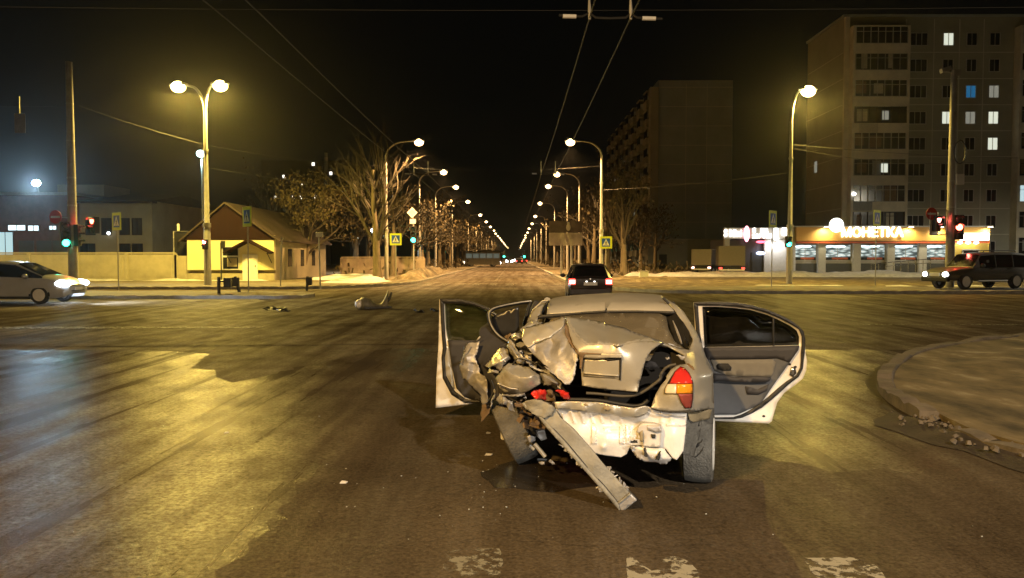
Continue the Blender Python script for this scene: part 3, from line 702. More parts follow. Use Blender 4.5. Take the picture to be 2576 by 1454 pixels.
lamp_light('flood_light', wk, (X_(100, Y2) - cx, -.9, Z_(462, Y2) - .1), (.5, .78, 1), 14000, .3, R(48), .8, (R(-79), 0, R(30)))
# --- mercury lamp and other small far lights on the left
def small_lamp(u, v, Y, r, mat, label, col=None, W=0, name='yard_lamp'):
    x, z = X_(u, Y), Z_(v, Y); t = thing(name, label, 'lamp', (x, Y, 0))
    obj('mast', MB().tube([(0, .2, -.1), (0, .2, z)], .07, 6), M['galv'], t); obj('bulb', MB().ell((0, 0, z), (r, r, r * .85), 12, 8), mat, t, smooth=80)
    if W: lamp_light('lamp_light', t, (0, -.1, z - r - .1), col, W, .15)
small_lamp(508, 388, 74, .4, bulb_c, 'pale green-white yard lamp just left of the twin-headed street lamp', (.6, .95, 1), 900)
small_lamp(940, 580, 84, .3, em('white_yard', (.85, .97, 1), 12), 'cold white yard lamp behind the low pinkish wall', (.8, .95, 1), 1500)
sw = em('far_window_light', (1, .93, .8), 2.2)
small_lamp(309, 480, 130, .3, sw, 'small far white light above the beige block, left one'); small_lamp(381, 497, 130, .36, sw, 'small far white light above the beige block, right one')
# far block of flats behind the leafy tree, a few lit windows and a banded chimney
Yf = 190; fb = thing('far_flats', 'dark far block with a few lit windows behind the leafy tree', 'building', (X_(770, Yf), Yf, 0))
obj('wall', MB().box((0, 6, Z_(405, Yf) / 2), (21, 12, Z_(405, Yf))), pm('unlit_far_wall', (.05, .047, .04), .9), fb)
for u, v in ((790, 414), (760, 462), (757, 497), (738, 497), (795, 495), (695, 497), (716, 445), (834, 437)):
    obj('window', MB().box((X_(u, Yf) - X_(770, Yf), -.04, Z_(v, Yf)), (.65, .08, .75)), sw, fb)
t = thing('chimney', 'tall banded chimney rising behind the leafy tree', 'chimney', (X_(822, 180), 180, 0))
zc = Z_(386, 180); obj('shaft', MB().tube([(0, 0, 0), (0, 0, zc)], [.9, .42], 16), M['panel2'], t)
for k in range(7): obj('band', MB().tube([(0, 0, zc - 1 - k * 1.9), (0, 0, zc - 1.8 - k * 1.9)], [.445 + k * .016, .455 + k * .016], 16), M['signw'], t)
# --- nine-storey panel tower on the right
Y3 = 88.0; xa = X_(2112, Y3); xb = X_(2700, Y3); zt = Z_(52, Y3)
tw = thing('apartment_tower', 'nine-storey panel apartment tower with glazed balconies and a few lit windows', 'apartment building', ((xa + xb) / 2, Y3, 0)); cx = (xa + xb) / 2
obj('wall', MB().box((0, 5.4, zt / 2), (xb - xa, 10.8, zt)), M['panel'], tw)
obj('parapet', MB().box((0, 5.4, zt + .12), (xb - xa + .3, 11.1, .26)), M['panel2'], tw)
jn = MB(); rows = [107 + 64.4 * k for k in range(9)]
for v in rows: jn.box((X_(2430, Y3) - cx, -.005, Z_(v + 32, Y3)), (14.0, .03, .09))
for u in (2266, 2335, 2398, 2458): jn.box((X_(u, Y3) - cx, -.004, zt / 2), (.09, .032, zt - .5))
for v in rows: jn.box((xa - cx, 5.4, Z_(v + 32, Y3)), (.03, 10.6, .08))
obj('panel_joints', jn, M['joint'], tw)
lit_w = em('warm_white_window', (.95, 1, .82), .75); lit_d = em('dim_window', (.9, .9, .75), .22); lit_b = em('blue_window', (.05, .35, .75), .28); lit_c = em('cold_window', (.7, .95, 1), .7)
rndb = random.Random(5); curt = [pm('pale_curtain', (.5, .48, .42), .9), pm('brown_board', (.16, .11, .07), .9, var=.3), pm('grey_sheet', (.3, .32, .33), .8, var=.2)]
lits = {(0, 2370): lit_w, (2, 2428): lit_b, (2, 2485): lit_d, (3, 2370): lit_w, (3, 2485): lit_w, (4, 2485): lit_w, (3, 2428): lit_d}
for k, v in enumerate(rows):
    z = Z_(v, Y3)
    for u, wd, ml in ((2297, 1.85, 2), (2370, 1.1, 1), (2428, 1.1, 1), (2485, 1.1, 1)):
        win(tw, X_(u, Y3) - cx, z, wd, 1.35, -.02, lits.get((k, u), M['winglass']), ml)
    for (u0, u1, tag_) in ((2124, 2264, 0), (2533, 2690, 1)):
        x0, x1 = X_(u0, Y3) - cx, X_(u1, Y3) - cx; xm = (x0 + x1) / 2
        b_ = obj('balcony', MB().box((xm, -.6, z - 1.28), (x1 - x0, 1.2, 1.05)).box((xm, -.6, z + 1.13), (x1 - x0 - .1, 1.15, .14)).box((x0 + .12, -.6, z), (.22, 1.18, 2.4)).box((x1 - .12, -.6, z), (.22, 1.18, 2.4)), M['balc'], tw)
        gz = MB(); n = 7
        for q in range(n + 1): gz.box((x0 + .3 + (x1 - x0 - .6) * q / n, -1.16, z + .17), (.07, .06, 1.8))
        gz.box((xm, -1.16, z - .72), (x1 - x0 - .5, .06, .06)); gz.box((xm, -1.16, z + .55), (x1 - x0 - .5, .055, .05))
        obj('glazing_bars', gz, (M['frame'], M['brown'], M['frame'], M['galv'])[(k * 3 + tag_ * 2) % 4], b_)
        for q in range(3):
            if rndb.random() < .6: obj('curtain', MB().box((x0 + .9 + q * (x1 - x0 - 1.2) / 3 + rndb.uniform(-.2, .4), -1.09, z + .17 + rndb.uniform(-.1, .1)), (rndb.uniform(.5, 1.4), .02, rndb.uniform(1.1, 1.7))), curt[rndb.randrange(3)], b_)
        if rndb.random() < .5: obj('parapet_sheet', MB().box((x0 + rndb.uniform(1.2, 2.4) + (2.6 if rndb.random() < .5 else 0), -1.22, z - 1.28 + rndb.uniform(-.05, .2)), (rndb.uniform(1.2, 2.6), .04, rndb.uniform(.7, 1.0))), curt[rndb.randrange(3)], b_)
        obj('pane', MB().box((xm, -1.06, z + .17), (x1 - x0 - .46, .03, 1.8)), M['winglass'] if not (k == 6 and tag_) else lit_c, b_)
        if (k, tag_) in ((3, 0), (5, 0), (8, 0)): obj('lit_pane', MB().box((x0 + 3.6, -1.175, z + .1), (.7, .02, 1.0)), lit_d if k == 3 else lit_w, b_)
obj('pilaster', MB().box((xa - cx + .25, -.15, zt / 2), (.5, .3, zt - .1)), M['balc'], tw)
obj('stair_window', MB().box((xa - cx - .03, 7.6, Z_(423, 96)), (.08, .7, 1.3)), lit_d, tw)
obj('balcony_lamp', MB().ell((X_(2131, Y3) - cx, -1.3, Z_(491, Y3)), (.22, .16, .2), 10, 6), em('lamp_white', (1, 1, .9), 6), tw)
# --- dark nine-storey slab beside the far road
Y4 = 117.0; xa, xb = X_(1652, Y4), X_(1838, Y4); zt = Z_(207, Y4); cx = (xa + xb) / 2
sl = thing('slab_block', 'dark nine-storey panel slab, blank gridded end wall towards the crossroads', 'apartment building', (cx, Y4, 0)); hw = (xb - xa) / 2
obj('wall', MB().box((0, 29, zt / 2), (hw * 2, 58, zt)), M['panel2'], sl)
jn = MB()
for k in range(9): jn.box((0, -.004, zt - 1.0 - k * 2.8), (hw * 2, .03, .07))
for u in (1722, 1774): jn.box((X_(u, Y4) - cx, -.003, zt / 2 + 1), (.07, .033, zt - 3))
obj('panel_joints', jn, M['joint'], sl)
obj('corner_strip', MB().box((-hw - .55, .5, zt / 2), (1.2, 1.6, zt - 2)), M['panel'], sl)
for k in range(9):
    for q in range(8):
        z = zt - 2.3 - k * 2.8; y = 5 + q * 6.9
        b_ = obj('balcony', MB().box((-hw - .6, y, z - .4), (1.2, 3.2, 1.0)).box((-hw - .6, y, z + 1.5), (1.15, 3.1, .12)), M['panel'], sl)
        obj('glazing', MB().box((-hw - 1.0, y, z + .75), (.05, 3.0, 1.3)), M['winglass'], b_)
for k in range(9):
    for q in range(4): obj('window', MB().box((-hw - .02, 8.4 + q * 13.8, zt - 1.9 - k * 2.8), (.08, 1.5, 1.4)), lit_d if (k, q) in ((6, 1), (3, 3)) else M['winglass'], sl)
t = thing('annex', 'low pale annex at the foot of the dark panel slab', 'building', (X_(1720, 113), 113, 0))
obj('wall', MB().box((0, 1.5, 2.1), (10.2, 3, 4.2)), M['panel'], t); obj('roof_edge', MB().box((0, 1.5, 4.28), (10.5, 3.3, .16)), M['galv'], t)
obj('door', MB().box((-3, -.03, 1.1), (1.1, .08, 2.1)), M['blackp'], t)
# --- corner shop
Y5 = 80.0; xs = X_(1815, Y5); xe = X_(2482, Y5); cx = (xs + xe) / 2
sh = thing('corner_shop', 'single-storey corner shop with orange fascia and glowing white lettering', 'shop', (cx, Y5, 0))
PX = lambda u: X_(u, Y5) - cx
PZ = lambda v: Z_(v, Y5)
orange = pm('orange_fascia', (.60, .33, .07), .55, var=.05); sred = pm('orange_red_strip', (.5, .1, .03), .5)
spill = pm('shop_wall', (.42, .4, .36), .8, var=.12)
obj('wall', MB().box(((PX(1985) + PX(2482)) / 2, 4.6, PZ(570) / 2), (PX(2482) - PX(1985), 8, PZ(570) - .02)), spill, sh)
obj('fascia', MB().box(((PX(2000) + PX(2482)) / 2, .1, (PZ(572) + PZ(606)) / 2), (PX(2482) - PX(2000), .5, PZ(572) - PZ(606))), orange, sh)
obj('fascia_cap', MB().box(((PX(1990) + PX(2482)) / 2, .1, PZ(570)), (PX(2484) - PX(1990), .6, .12)), M['galv'], sh)
obj('red_strip', MB().box(((PX(2000) + PX(2482)) / 2, -.1, PZ(610)), (PX(2482) - PX(2000), .16, .18)), sred, sh)
def shelf_mat(name, s):
    m = bpy.data.materials.new(name); m.use_nodes = True; n = m.node_tree; L = n.links; b = n.nodes['Principled BSDF']
    tc = n.nodes.new('ShaderNodeTexCoord'); mp = n.nodes.new('ShaderNodeMapping'); mp.inputs['Scale'].default_value = (1.3, 1, 4.2)
    L.new(tc.outputs['Object'], mp.inputs[0]); x = n.nodes.new('ShaderNodeTexVoronoi'); x.inputs['Scale'].default_value = 1.1; L.new(mp.outputs[0], x.inputs['Vector'])
    r = n.nodes.new('ShaderNodeValToRGB'); L.new(x.outputs['Distance'], r.inputs[0]); e = r.color_ramp.elements
    e[0].position = .1; e[0].color = (.85, .96, 1, 1); e[1].position = .75; e[1].color = (.04, .06, .065, 1)
    q = e.new(.45); q.color = (.28, .36, .38, 1)
    L.new(r.outputs[0], b.inputs['Emission Color']); b.inputs['Emission Strength'].default_value = s; L.new(r.outputs[0], b.inputs['Base Color'])
    m.cycles.emission_sampling = 'FRONT'; return m
shm = shelf_mat('lit_shop_interior', .95)
wins = [(1999, 2056), (2076, 2143), (2165, 2229), (2250, 2312), (2326, 2384)]
lampbar = em('ceiling_tube', (.8, .97, 1), 5)
for i, (u0, u1) in enumerate(wins):
    xm, wd = (PX(u0) + PX(u1)) / 2, PX(u1) - PX(u0)
    f = win(sh, xm, (PZ(615) + PZ(655)) / 2, wd, PZ(615) - PZ(655), .55, M['dark'], 1, fr=M['galv'])
    obj('goods_display', MB().box((xm, .52, (PZ(616) + PZ(647)) / 2), (wd - .1, .03, PZ(616) - PZ(647))), shm, f)
    obj('poster_strip', MB().box((xm + .25, .50, PZ(650)), (wd * .6, .03, .2)), sred, f)
    obj('ceiling_tube', MB().box((xm - .2, .49, PZ(620)), (wd * .7, .05, .1)), lampbar, f)
    obj('base_panel', MB().box((xm, .5, PZ(674) - .05), (wd + .1, .2, 1.0)), pm('dark_base', (.05, .05, .045), .7) if i == 0 else bpy.data.materials['dark_base'], sh)
for u in (1990, 2066, 2154, 2239, 2319, 2392): obj('pillar', MB().box((PX(u), .25, PZ(612) / 2), (.75, .5, PZ(612))), spill, sh)
glow = em('glowing_letters', (1, .98, .9), 5.0, True)
def text(s, x, y, z, h, mat, parent, name='lettering', wd=None, dep=.06, rz=0):
    c = bpy.data.curves.new(name, 'FONT'); c.body = s; c.size = h; c.extrude = dep; c.align_x = 'CENTER'; c.align_y = 'CENTER'; c.offset = h * .022; c.resolution_u = 3
    o = bpy.data.objects.new(name, c); COL.objects.link(o); bpy.context.view_layer.update()
    me = bpy.data.meshes.new_from_object(o.evaluated_get(bpy.context.evaluated_depsgraph_get())); bpy.data.objects.remove(o)
    me.materials.clear(); me.materials.append(mat); q = bpy.data.objects.new(name, me); COL.objects.link(q); q.parent = parent
    q.location = (x, y, z); q.rotation_euler = (R(90), 0, rz)
    xs_ = [v.co.x for v in me.vertices]; W_ = max(xs_) - min(xs_)
    if wd: q.scale = (wd / W_, 1, 1)
    return q
text('МОНЕТКА', PX(2187), -.28, PZ(586), 1.28, glow, sh, wd=PX(2264) - PX(2110))
obj('coin_logo', MB().lathe([(.7, 0), (.7, .14), (.62, .18), (.001, .2)], Matrix.Translation((PX(2098), -.2, PZ(567))) @ Matrix.Rotation(R(90), 4, 'X'), 28), glow, sh, smooth=50)
spm = em('fascia_spot_lens', (1, .93, .7), 14)
for u in (2068, 2278, 2352, 2474):
    s_ = obj('fascia_lamp', MB().tube([(PX(u), -.1, PZ(570)), (PX(u), -.7, PZ(568))], .03, 6).box((PX(u), -.8, PZ(570)), (.4, .3, .16)), M['galv'], sh)
    obj('lens', MB().box((PX(u), -.78, PZ(570) - .1), (.36, .26, .05)), spm, s_)
    lamp_light('lamp_light', sh, (PX(u), -.8, PZ(570) - .2), (1, .88, .55), 420, .1, R(150), .8, (R(22), 0, 0))
# entrance bay at the right end
ey = pm('yellow_entrance', (.7, .5, .1), .6, var=.05)
obj('entrance_wall', MB().box(((PX(2388) + PX(2478)) / 2, .1, PZ(612) / 2), (PX(2478) - PX(2388), .9, PZ(612))), ey, sh)
en = obj('entrance_sign', MB().box(((PX(2404) + PX(2474)) / 2, -.5, PZ(596)), (PX(2474) - PX(2404), .25, .72)), em('lit_sign', (1, .97, .85), 4, True), sh)
d = obj('entrance_door', MB().box((PX(2432), -.38, 1.2), (1.5, .08, 2.3)), M['winglass'], sh); obj('door_frame', MB().box((PX(2432) - .8, -.4, 1.25), (.1, .12, 2.5)).box((PX(2432) + .8, -.4, 1.25), (.1, .12, 2.5)).box((PX(2432), -.4, 2.5), (1.7, .12, .1)), M['frame'], d)
for u in (2400, 2420, 2440): obj('canopy_lamp', MB().ell((PX(u), -.75, PZ(611)), (.25, .2, .12), 10, 6), spm, sh)
rl = MB()
for k in range(9): rl.tube([(PX(2165 + k * 18), -2.2, .2), (PX(2165 + k * 18), -2.2, 1.1 + k * .06)], .035, 6)
rl.tube([(PX(2165), -2.2, 1.1), (PX(2165 + 144), -2.2, 1.58)], .04, 6); rl.tube([(PX(2165), -2.2, .75), (PX(2165 + 144), -2.2, 1.2)], .03, 6)
rp = thing('ramp_railing', 'shiny metal ramp railing in front of the corner shop windows', 'railing', (cx, Y5, 0)); obj('rail', rl, M['chrome'], rp)
# left wing of the shop: white fascia, glowing letters, pink oval
wg = thing('side_shop', 'small shop wing with a white lit fascia and a pink oval sign', 'shop', (cx, Y5 - .6, 0))
wl = pm('white_fascia', (.62, .6, .6), .6, var=.05)
obj('wall', MB().box(((PX(1918) + PX(1980)) / 2, 3.2, PZ(600) / 2), (PX(1980) - PX(1918), 6, PZ(600))), spill, wg)
obj('dark_front', MB().box(((PX(1822) + PX(1918)) / 2, 3.5, PZ(602) / 2), (PX(1918) - PX(1822), 6, PZ(602) - .05)), pm('dark_shopfront', (.04, .035, .045), .5), wg)
obj('fascia', MB().box(((PX(1816) + PX(1980)) / 2, .2, (PZ(574) + PZ(601)) / 2), (PX(1980) - PX(1816), .5, PZ(574) - PZ(601))), wl, wg)
obj('corner_post', MB().box((PX(1824), .3, PZ(600) / 2), (.5, .5, PZ(600))), spill, wg)
text('S Mini', PX(1837), -.1, PZ(588), .95, glow, wg, wd=PX(1862) - PX(1818))
pk_ = em('pink_oval', (1, .35, .45), 5, True)
obj('pink_oval', MB().ell((PX(1871), -.15, PZ(589)), (.28, .1, .8), 16, 10), pk_, wg)
text('S\n2', PX(1890), -.1, PZ(588), .6, glow, wg); text('BAR\n24 ЧАСА', PX(1915), -.1, PZ(588), .55, glow, wg, wd=1.6)
obj('light_column', MB().box((PX(1943), -.25, PZ(590)), (.3, .2, 1.2)), glow, wg); obj('light_panel', MB().box((PX(1968), -.15, PZ(583)), (.7, .16, .75)), glow, wg)
obj('red_oval', MB().ell((PX(1907), -.12, PZ(609)), (.5, .1, .13), 14, 8), em('red_oval', (1, .12, .2), 4), wg); obj('blue_oval', MB().ell((PX(1906), -.12, PZ(637)), (.44, .1, .17), 14, 8), em('blue_oval', (.6, .7, 1), 5), wg)
obj('door', MB().box((PX(1902), .46, 1.15), (1.1, .1, 2.2)), M['blackp'], wg)
lamp_light('lamp_light', wg, (PX(1943), -.7, PZ(600)), (.95, .95, 1), 500, .2, R(150), .8, (R(20), 0, 0))

# ================================================================== TREES
def branch(mb, tips, p, d, L, r, depth, rnd, style):
    n = 4; pts = [p]; rad = [r]; q = p.copy(); dd = d.copy()
    for i in range(n):
        dd = (dd + Vector((rnd.uniform(-1, 1), rnd.uniform(-1, 1), rnd.uniform(-1, 1))) * style['wob'] + Vector((0, 0, style['up'])) * (1 if depth else 0)).normalized()
        q = q + dd * L / n; pts.append(q.copy()); rad.append(r * (1 - .62 * (i + 1) / n))
    mb.tube(pts, rad, 8 if depth == 0 else (5 if depth == 1 else 3), False)
    if depth >= style['depth']: tips.append(pts[-1]); tips.append(pts[2]); return
    k = style['kids'][min(depth, len(style['kids']) - 1)]
    for j in range(k):
        t = style['from'] if depth == 0 else .25; t = t + (1 - t) * (j + rnd.random()) / k
        i = min(n - 1, int(t * n)); pp = pts[i].lerp(pts[i + 1], t * n - i); dirr = (pts[i + 1] - pts[i]).normalized()
        a = rnd.uniform(0, 6.283); sp = style['spread'] * rnd.uniform(.6, 1.3)
        o = dirr.orthogonal().normalized(); o = Matrix.Rotation(a, 3, dirr) @ o
        nd = (dirr * math.cos(sp) + o * math.sin(sp)).normalized()
        branch(mb, tips, pp, nd, L * style['ratio'] * rnd.uniform(.7, 1.15) * (1.0 if depth else style.get('first', 1)), rad[i] * .5, depth + 1, rnd, style)
def make_tree(name, label, seed, H, style, leaves=0, lean=(0, 0), lsize=.16, group=None, loc=(0, 0, .1)):
    rnd = random.Random(seed); t = thing(name, label, 'tree', loc, 0, group); trunk = MB(); tips = []
    d = Vector((lean[0], lean[1], 1)).normalized(); crown = MB()
    # trunk on its own, branches as the crown
    n = 8; pts = [Vector((0, 0, -.2))]; rad = [style['r'] * 1.25]; dd = d.copy(); q = pts[0].copy()
    for i in range(n):
        dd = (dd + Vector((rnd.uniform(-1, 1), rnd.uniform(-1, 1), 0)) * .05 + Vector((0, 0, .06))).normalized(); q = q + dd * H * style['trunk'] / n
        pts.append(q.copy()); rad.append(style['r'] * (1 - .75 * (i + 1) / n))
    trunk.tube(pts, rad, 10); obj('trunk', trunk, M['bark'], t, smooth=60)
    K = style['main']
    for j in range(K):
        tt = style['from'] + (1 - style['from']) * (j + rnd.random() * .8) / K; i = min(n - 1, int(tt * n)); pp = pts[i].lerp(pts[i + 1], tt * n - i)
        dirr = (pts[i + 1] - pts[i]).normalized(); a = j * 2.4 + rnd.uniform(-.5, .5); sp = style['spread0'] * rnd.uniform(.7, 1.25)
        o = Matrix.Rotation(a, 3, dirr) @ dirr.orthogonal().normalized(); nd = (dirr * math.cos(sp) + o * math.sin(sp)).normalized()
        branch(crown, tips, pp, nd, H * style['len0'] * (1.15 - .6 * tt) * rnd.uniform(.8, 1.1), rad[i] * .55, 1, rnd, style)
    obj('crown', crown, M['twig'], t)
    if leaves:
        lf = MB()
        for k in range(leaves):
            c = rnd.choice(tips) + Vector((rnd.gauss(0, .28), rnd.gauss(0, .28), rnd.gauss(0, .25))); s = lsize * rnd.uniform(.5, 1.3)
            e = Euler((rnd.uniform(0, 6), rnd.uniform(0, 6), rnd.uniform(0, 6))).to_matrix()
            lf.add([c + e @ Vector(v_) for v_ in ((-s, -s * .5, 0), (s, -s * .5, 0), (s * .8, s * .5, .1 * s), (-s * .7, s * .6, 0))], [(0, 1, 2, 3)])
        obj('foliage', lf, M['leaf'], t, recalc=False)
    return t
up = dict(r=.34, trunk=.72, main=15, spread0=.5, len0=.46, spread=.42, ratio=.55, kids=[5, 6, 6], depth=3, wob=.17, up=.06)
up['from'] = .24
sp_ = dict(r=.28, trunk=.62, main=12, spread0=.85, len0=.42, spread=.6, ratio=.56, kids=[5, 5, 5], depth=3, wob=.16, up=.03)
sp_['from'] = .33
p = gnd(970, 706); make_tree('bare_tree', 'large bare tree with upswept branches left of the green traffic light', 3, 11.6, up, loc=(p.x - .6, p.y, .1))
p = gnd(757, 701); make_tree('leafy_tree', 'leaning tree with dry brown leaves beside the yellow house', 5, 10.2, dict(sp_, r=.26, kids=[5, 6, 6], wob=.24), 3800, (.2, 0), .11, loc=(p.x, p.y, .1))
gt1, gt2 = 'bare trees along the left side of the far road', 'bare trees along the right side of the far road'
protoA = make_tree('roadside_tree', 'first dim roadside tree behind the green traffic light, left row', 11, 10.5, dict(sp_, wob=.22), 350, lsize=.14, group=gt1, loc=(-10.8, 70, .1))
protoB = make_tree('roadside_tree', 'first dim roadside tree behind the billboard, right row', 12, 10.0, dict(up, wob=.16), 200, lsize=.14, group=gt2, loc=(9.5, 70, .1))
ya = 78; i = 1
while ya < 330:
    dup(random.choice((protoA, protoA, protoB)), (-10.6 + random.uniform(-1.2, .6), ya, .1), random.uniform(0, 6), '%s dim roadside tree back in the left row of the far road' % (ORD[i] if i < 27 else 'last'), gt1, random.uniform(.85, 1.2))
    ya += random.uniform(7, 11) * (1 + ya / 400); i += 1
ya = 79; i = 1
while ya < 330:
    dup(random.choice((protoA, protoB, protoB)), (9.2 + random.uniform(-1.0, 1.4), ya, .1), random.uniform(0, 6), '%s dim roadside tree back in the right row of the far road' % (ORD[i] if i < 27 else 'last'), gt2, random.uniform(.8, 1.15))
    ya += random.uniform(7, 11) * (1 + ya / 400); i += 1
for x, y, s, lab in ((-27, 88, 1.15, 'dim bare tree rising behind the beige two-storey block'), (-21.5, 82, .95, 'dim tree behind the brown gable of the yellow house'), (-14.5, 78, 1.0, 'dim tree behind the low pinkish wall, near the yard lamp'), (-18.5, 92, 1.2, 'tall dim tree behind the leaning leafy tree'),
                     (14.5, 92, .9, 'dim tree between the billboard and the dark panel slab'), (17.5, 100, 1.0, 'dim tree against the foot of the dark panel slab')):
    dup(protoA if s < 1.1 else protoB, (x, y, .1), random.uniform(0, 6), lab, None, s)
bd = MB(); rnd = random.Random(4)
for k in range(5200):
    y = rnd.uniform(68, 330); x = rnd.uniform(6.2, 15.5) if rnd.random() < .5 else rnd.uniform(-16, -8.6); z = rnd.uniform(.1, 1.5) * rnd.uniform(.3, 1); s = .22
    e = Euler((rnd.uniform(0, 6), rnd.uniform(0, 6), rnd.uniform(0, 6))).to_matrix(); c = Vector((x, y, z + .1))
    bd.add([c + e @ Vector(v_) for v_ in ((-s, -s * .4, 0), (s, -s * .4, 0), (s, s * .4, 0), (-s, s * .4, 0))], [(0, 1, 2, 3)])
tag(obj('undergrowth', bd, M['leaf'], recalc=False), 'low dark scrub under the roadside trees of the far road', 'undergrowth', kind='stuff')

# ================================================================== OVERHEAD WIRES
def wire(pts, r=.012, sag=0):
    a, b = Vector(pts[0]), Vector(pts[1]); n = 14
    return [a.lerp(b, k / n) - Vector((0, 0, sag * 4 * (k / n) * (1 - k / n))) for k in range(n + 1)]
def wires(name, label, segs, r=.012):
    mb = MB()
    for a, b, s in segs: mb.tube(wire((a, b), r, s), r, 5)
    return tag(obj(name, mb, M['wire']), label, 'overhead wire')
for x, lab in ((1.22, 'left contact wire of the trolleybus pair over the right lane'), (1.9, 'right contact wire of the trolleybus pair over the right lane'), (-4.15, 'right contact wire of the trolleybus pair over the left lane'), (-4.8, 'left contact wire of the trolleybus pair over the left lane')):
    wires('contact_wire', lab, [((x, -12, 5.75), (x, 13.3, 5.7), .02), ((x, 13.3, 5.7), (x, 38, 5.7), .08), ((x, 38, 5.7), (x, 75, 5.7), .1), ((x, 75, 5.7), (x, 240, 5.7), .1)], .011)
def hanger(x0, y, lab):
    t = thing('wire_spacer', lab, 'wire spacer', (x0, y, 5.7))
    obj('spacer_rod', MB().tube([(-.5, 0, .04), (-.12, 0, .02), (0, 0, .08), (.1, 0, 0), (.34, 0, -.01), (.6, 0, 0), (.68, 0, .07), (.78, 0, .0), (1.2, 0, -.02)], .022, 8), M['blackp'], t)
    for x in (-.33, .98): obj('insulator', MB().tube([(x - .11, 0, .025 if x < 0 else -.01), (x + .11, 0, .02 if x < 0 else -.015)], .034, 10), M['signw'], t)
    for x in (0, .68): obj('hanger_rod', MB().tube([(x, 0, -.03), (x, 0, .12), (x - .01, -.02, .34), (x - .01, -.02, .6)], [.022, .03, .014, .014], 8), M['galv'], t)
hanger(1.22, 13.3, 'trolley wire spacer with two pale insulators at the top of the view')
hanger(1.22, 38, 'trolley wire spacer farther off, before the second right-hand street lamp')
hanger(-4.83, 38, 'trolley wire spacer over the left lane, before the bare tree')
pL = Vector((p.x, p.y, 0)); q1 = gnd(523, 722); q2 = gnd(1985, 719)
wires('span_wire', 'span cable sloping down to the twin-headed street lamp', [((q1.x - 6, 44, 10.1), (q1.x, q1.y, 8.3), .1), ((q1.x, q1.y, 8.3), (-9.75, 60, 8.6), .25), ((q1.x, q1.y, 7.0), (-12.5, 58, 6.9), .1)], .008)
wires('span_wire', 'span cable from the single-headed street lamp toward the tower', [((q2.x, q2.y, 8.6), (46, 56, 8.9), .5), ((q2.x, q2.y, 8.4), (34, 55, 8.5), .6), ((6.45, 60, 6.8), (q2.x, q2.y, 6.9), .15)], .01)
wires('span_wire', 'cross span cable over the entrance of the far road', [((-9.75, 60, 8.6), (6.45, 60, 8.6), .35), ((-9.75, 39, 6.3), (7.5, 39, 6.3), .2), ((-18, 13.3, 6.1), (20, 13.3, 6.1), .28)], .0035)
wires('span_wire', 'cable from the top of the left concrete pole to the hanging sign', [((cplp.x, cplp.y, at(187, 268, cplp.y).z), (-40, cplp.y - 4, at(187, 250, cplp.y).z), .3)], .012)
c = at(50, 310, 37.5); t = thing('hanging_sign', 'small grey sign plate hanging dark in the sky at the far left', 'road sign', c)
obj('plate', MB().box((0, 0, 0), (.52, .03, .92)), M['conc'], t, bevel=.02); obj('hook', MB().tube([(0, 0, .4), (0, 0, 1.25)], .02, 6), M['galv'], t)
HLW = 1050
# ================================================================== VEHICLES
def paint(name, col, rough=.35, metal=.0): return pm(name, col, rough, metal, .08, 2.0, coat=.5, rvar=.06)
carglass = pm('car_glass', (.012, .014, .016), .06, var=.2, spec=.6)
dull = pm('black_trim', (.02, .02, .02), .6)
hl_on = em('headlight_lit', (.85, .93, 1), 30); hl_dim = em('headlight_dim', (.95, .96, .9), 1.2); tl_on = em('tail_light_lit', (1, .05, .035), 5, True); tl_core = em('tail_light_core', (1, .45, .36), 9)
tl_off = pm('tail_light_off', (.25, .02, .02), .25)
def ring(s):
    y, zb, w, zbt, wb, zt, wt = s
    h = [(w * .86, zb), (w * .97, zb + .1), (w, (zb + zbt) / 2 + .06), (wb, zbt), (wt, zt - .035), (wt * .8, zt)]
    return [Vector((x, y, z)) for x, z in h] + [Vector((0, y, zt + .02))] + [Vector((-x, y, z)) for x, z in h[::-1]]
def quad_glass(name, pts, parent, mat, off=.01, th=.012):
    pts = [Vector(p) for p in pts]; n = (pts[1] - pts[0]).cross(pts[3] - pts[0]).normalized()
    c = sum(pts, Vector()) / len(pts)
    mb = MB(); k = len(pts); mb.add([p + n * off for p in pts] + [p + n * (off - th) for p in pts], [tuple(range(k)), tuple(range(k, 2 * k))[::-1]] + [(i, k + i, k + (i + 1) % k, (i + 1) % k) for i in range(k)])
    return obj(name, mb, mat, parent)
def wheel(parent, x, y, r, wd, side, spokes=7, rimm=None, name='wheel'):
    Mx = Matrix.Translation((x, y, r)) @ Matrix.Rotation(R(90) * side, 4, 'Y')
    h = wd / 2
    o = obj(name, MB().lathe([(r * .62, -h), (r * .9, -h), (r, -h * .6), (r, h * .6), (r * .94, h * .95), (r * .68, h), (r * .66, h * .7)], Mx, 28, False), M['tire'], parent, smooth=40)
    rm = MB().lathe([(r * .68, h * .98), (r * .62, h * 1.0), (r * .6, h * .5), (.001, h * .45)], Mx, 28)
    for k in range(spokes):
        a = 6.283 * k / spokes
        rot = Matrix.Rotation(a, 4, 'Z')
        for p in [0]:
            b = MB().box((r * .33, 0, h * .75), (r * .6, r * .17, h * .35)); rm.add([Mx @ rot @ Vector(q) for q in b.v], b.f)
    hub = MB().lathe([(r * .16, h * .6), (r * .15, h * .98), (.001, h)], Matrix.Identity(4), 12); rm.add([Mx @ Vector(q) for q in hub.v], hub.f)
    obj('rim', rm, rimm or M['rim'], o, smooth=35)
    return o
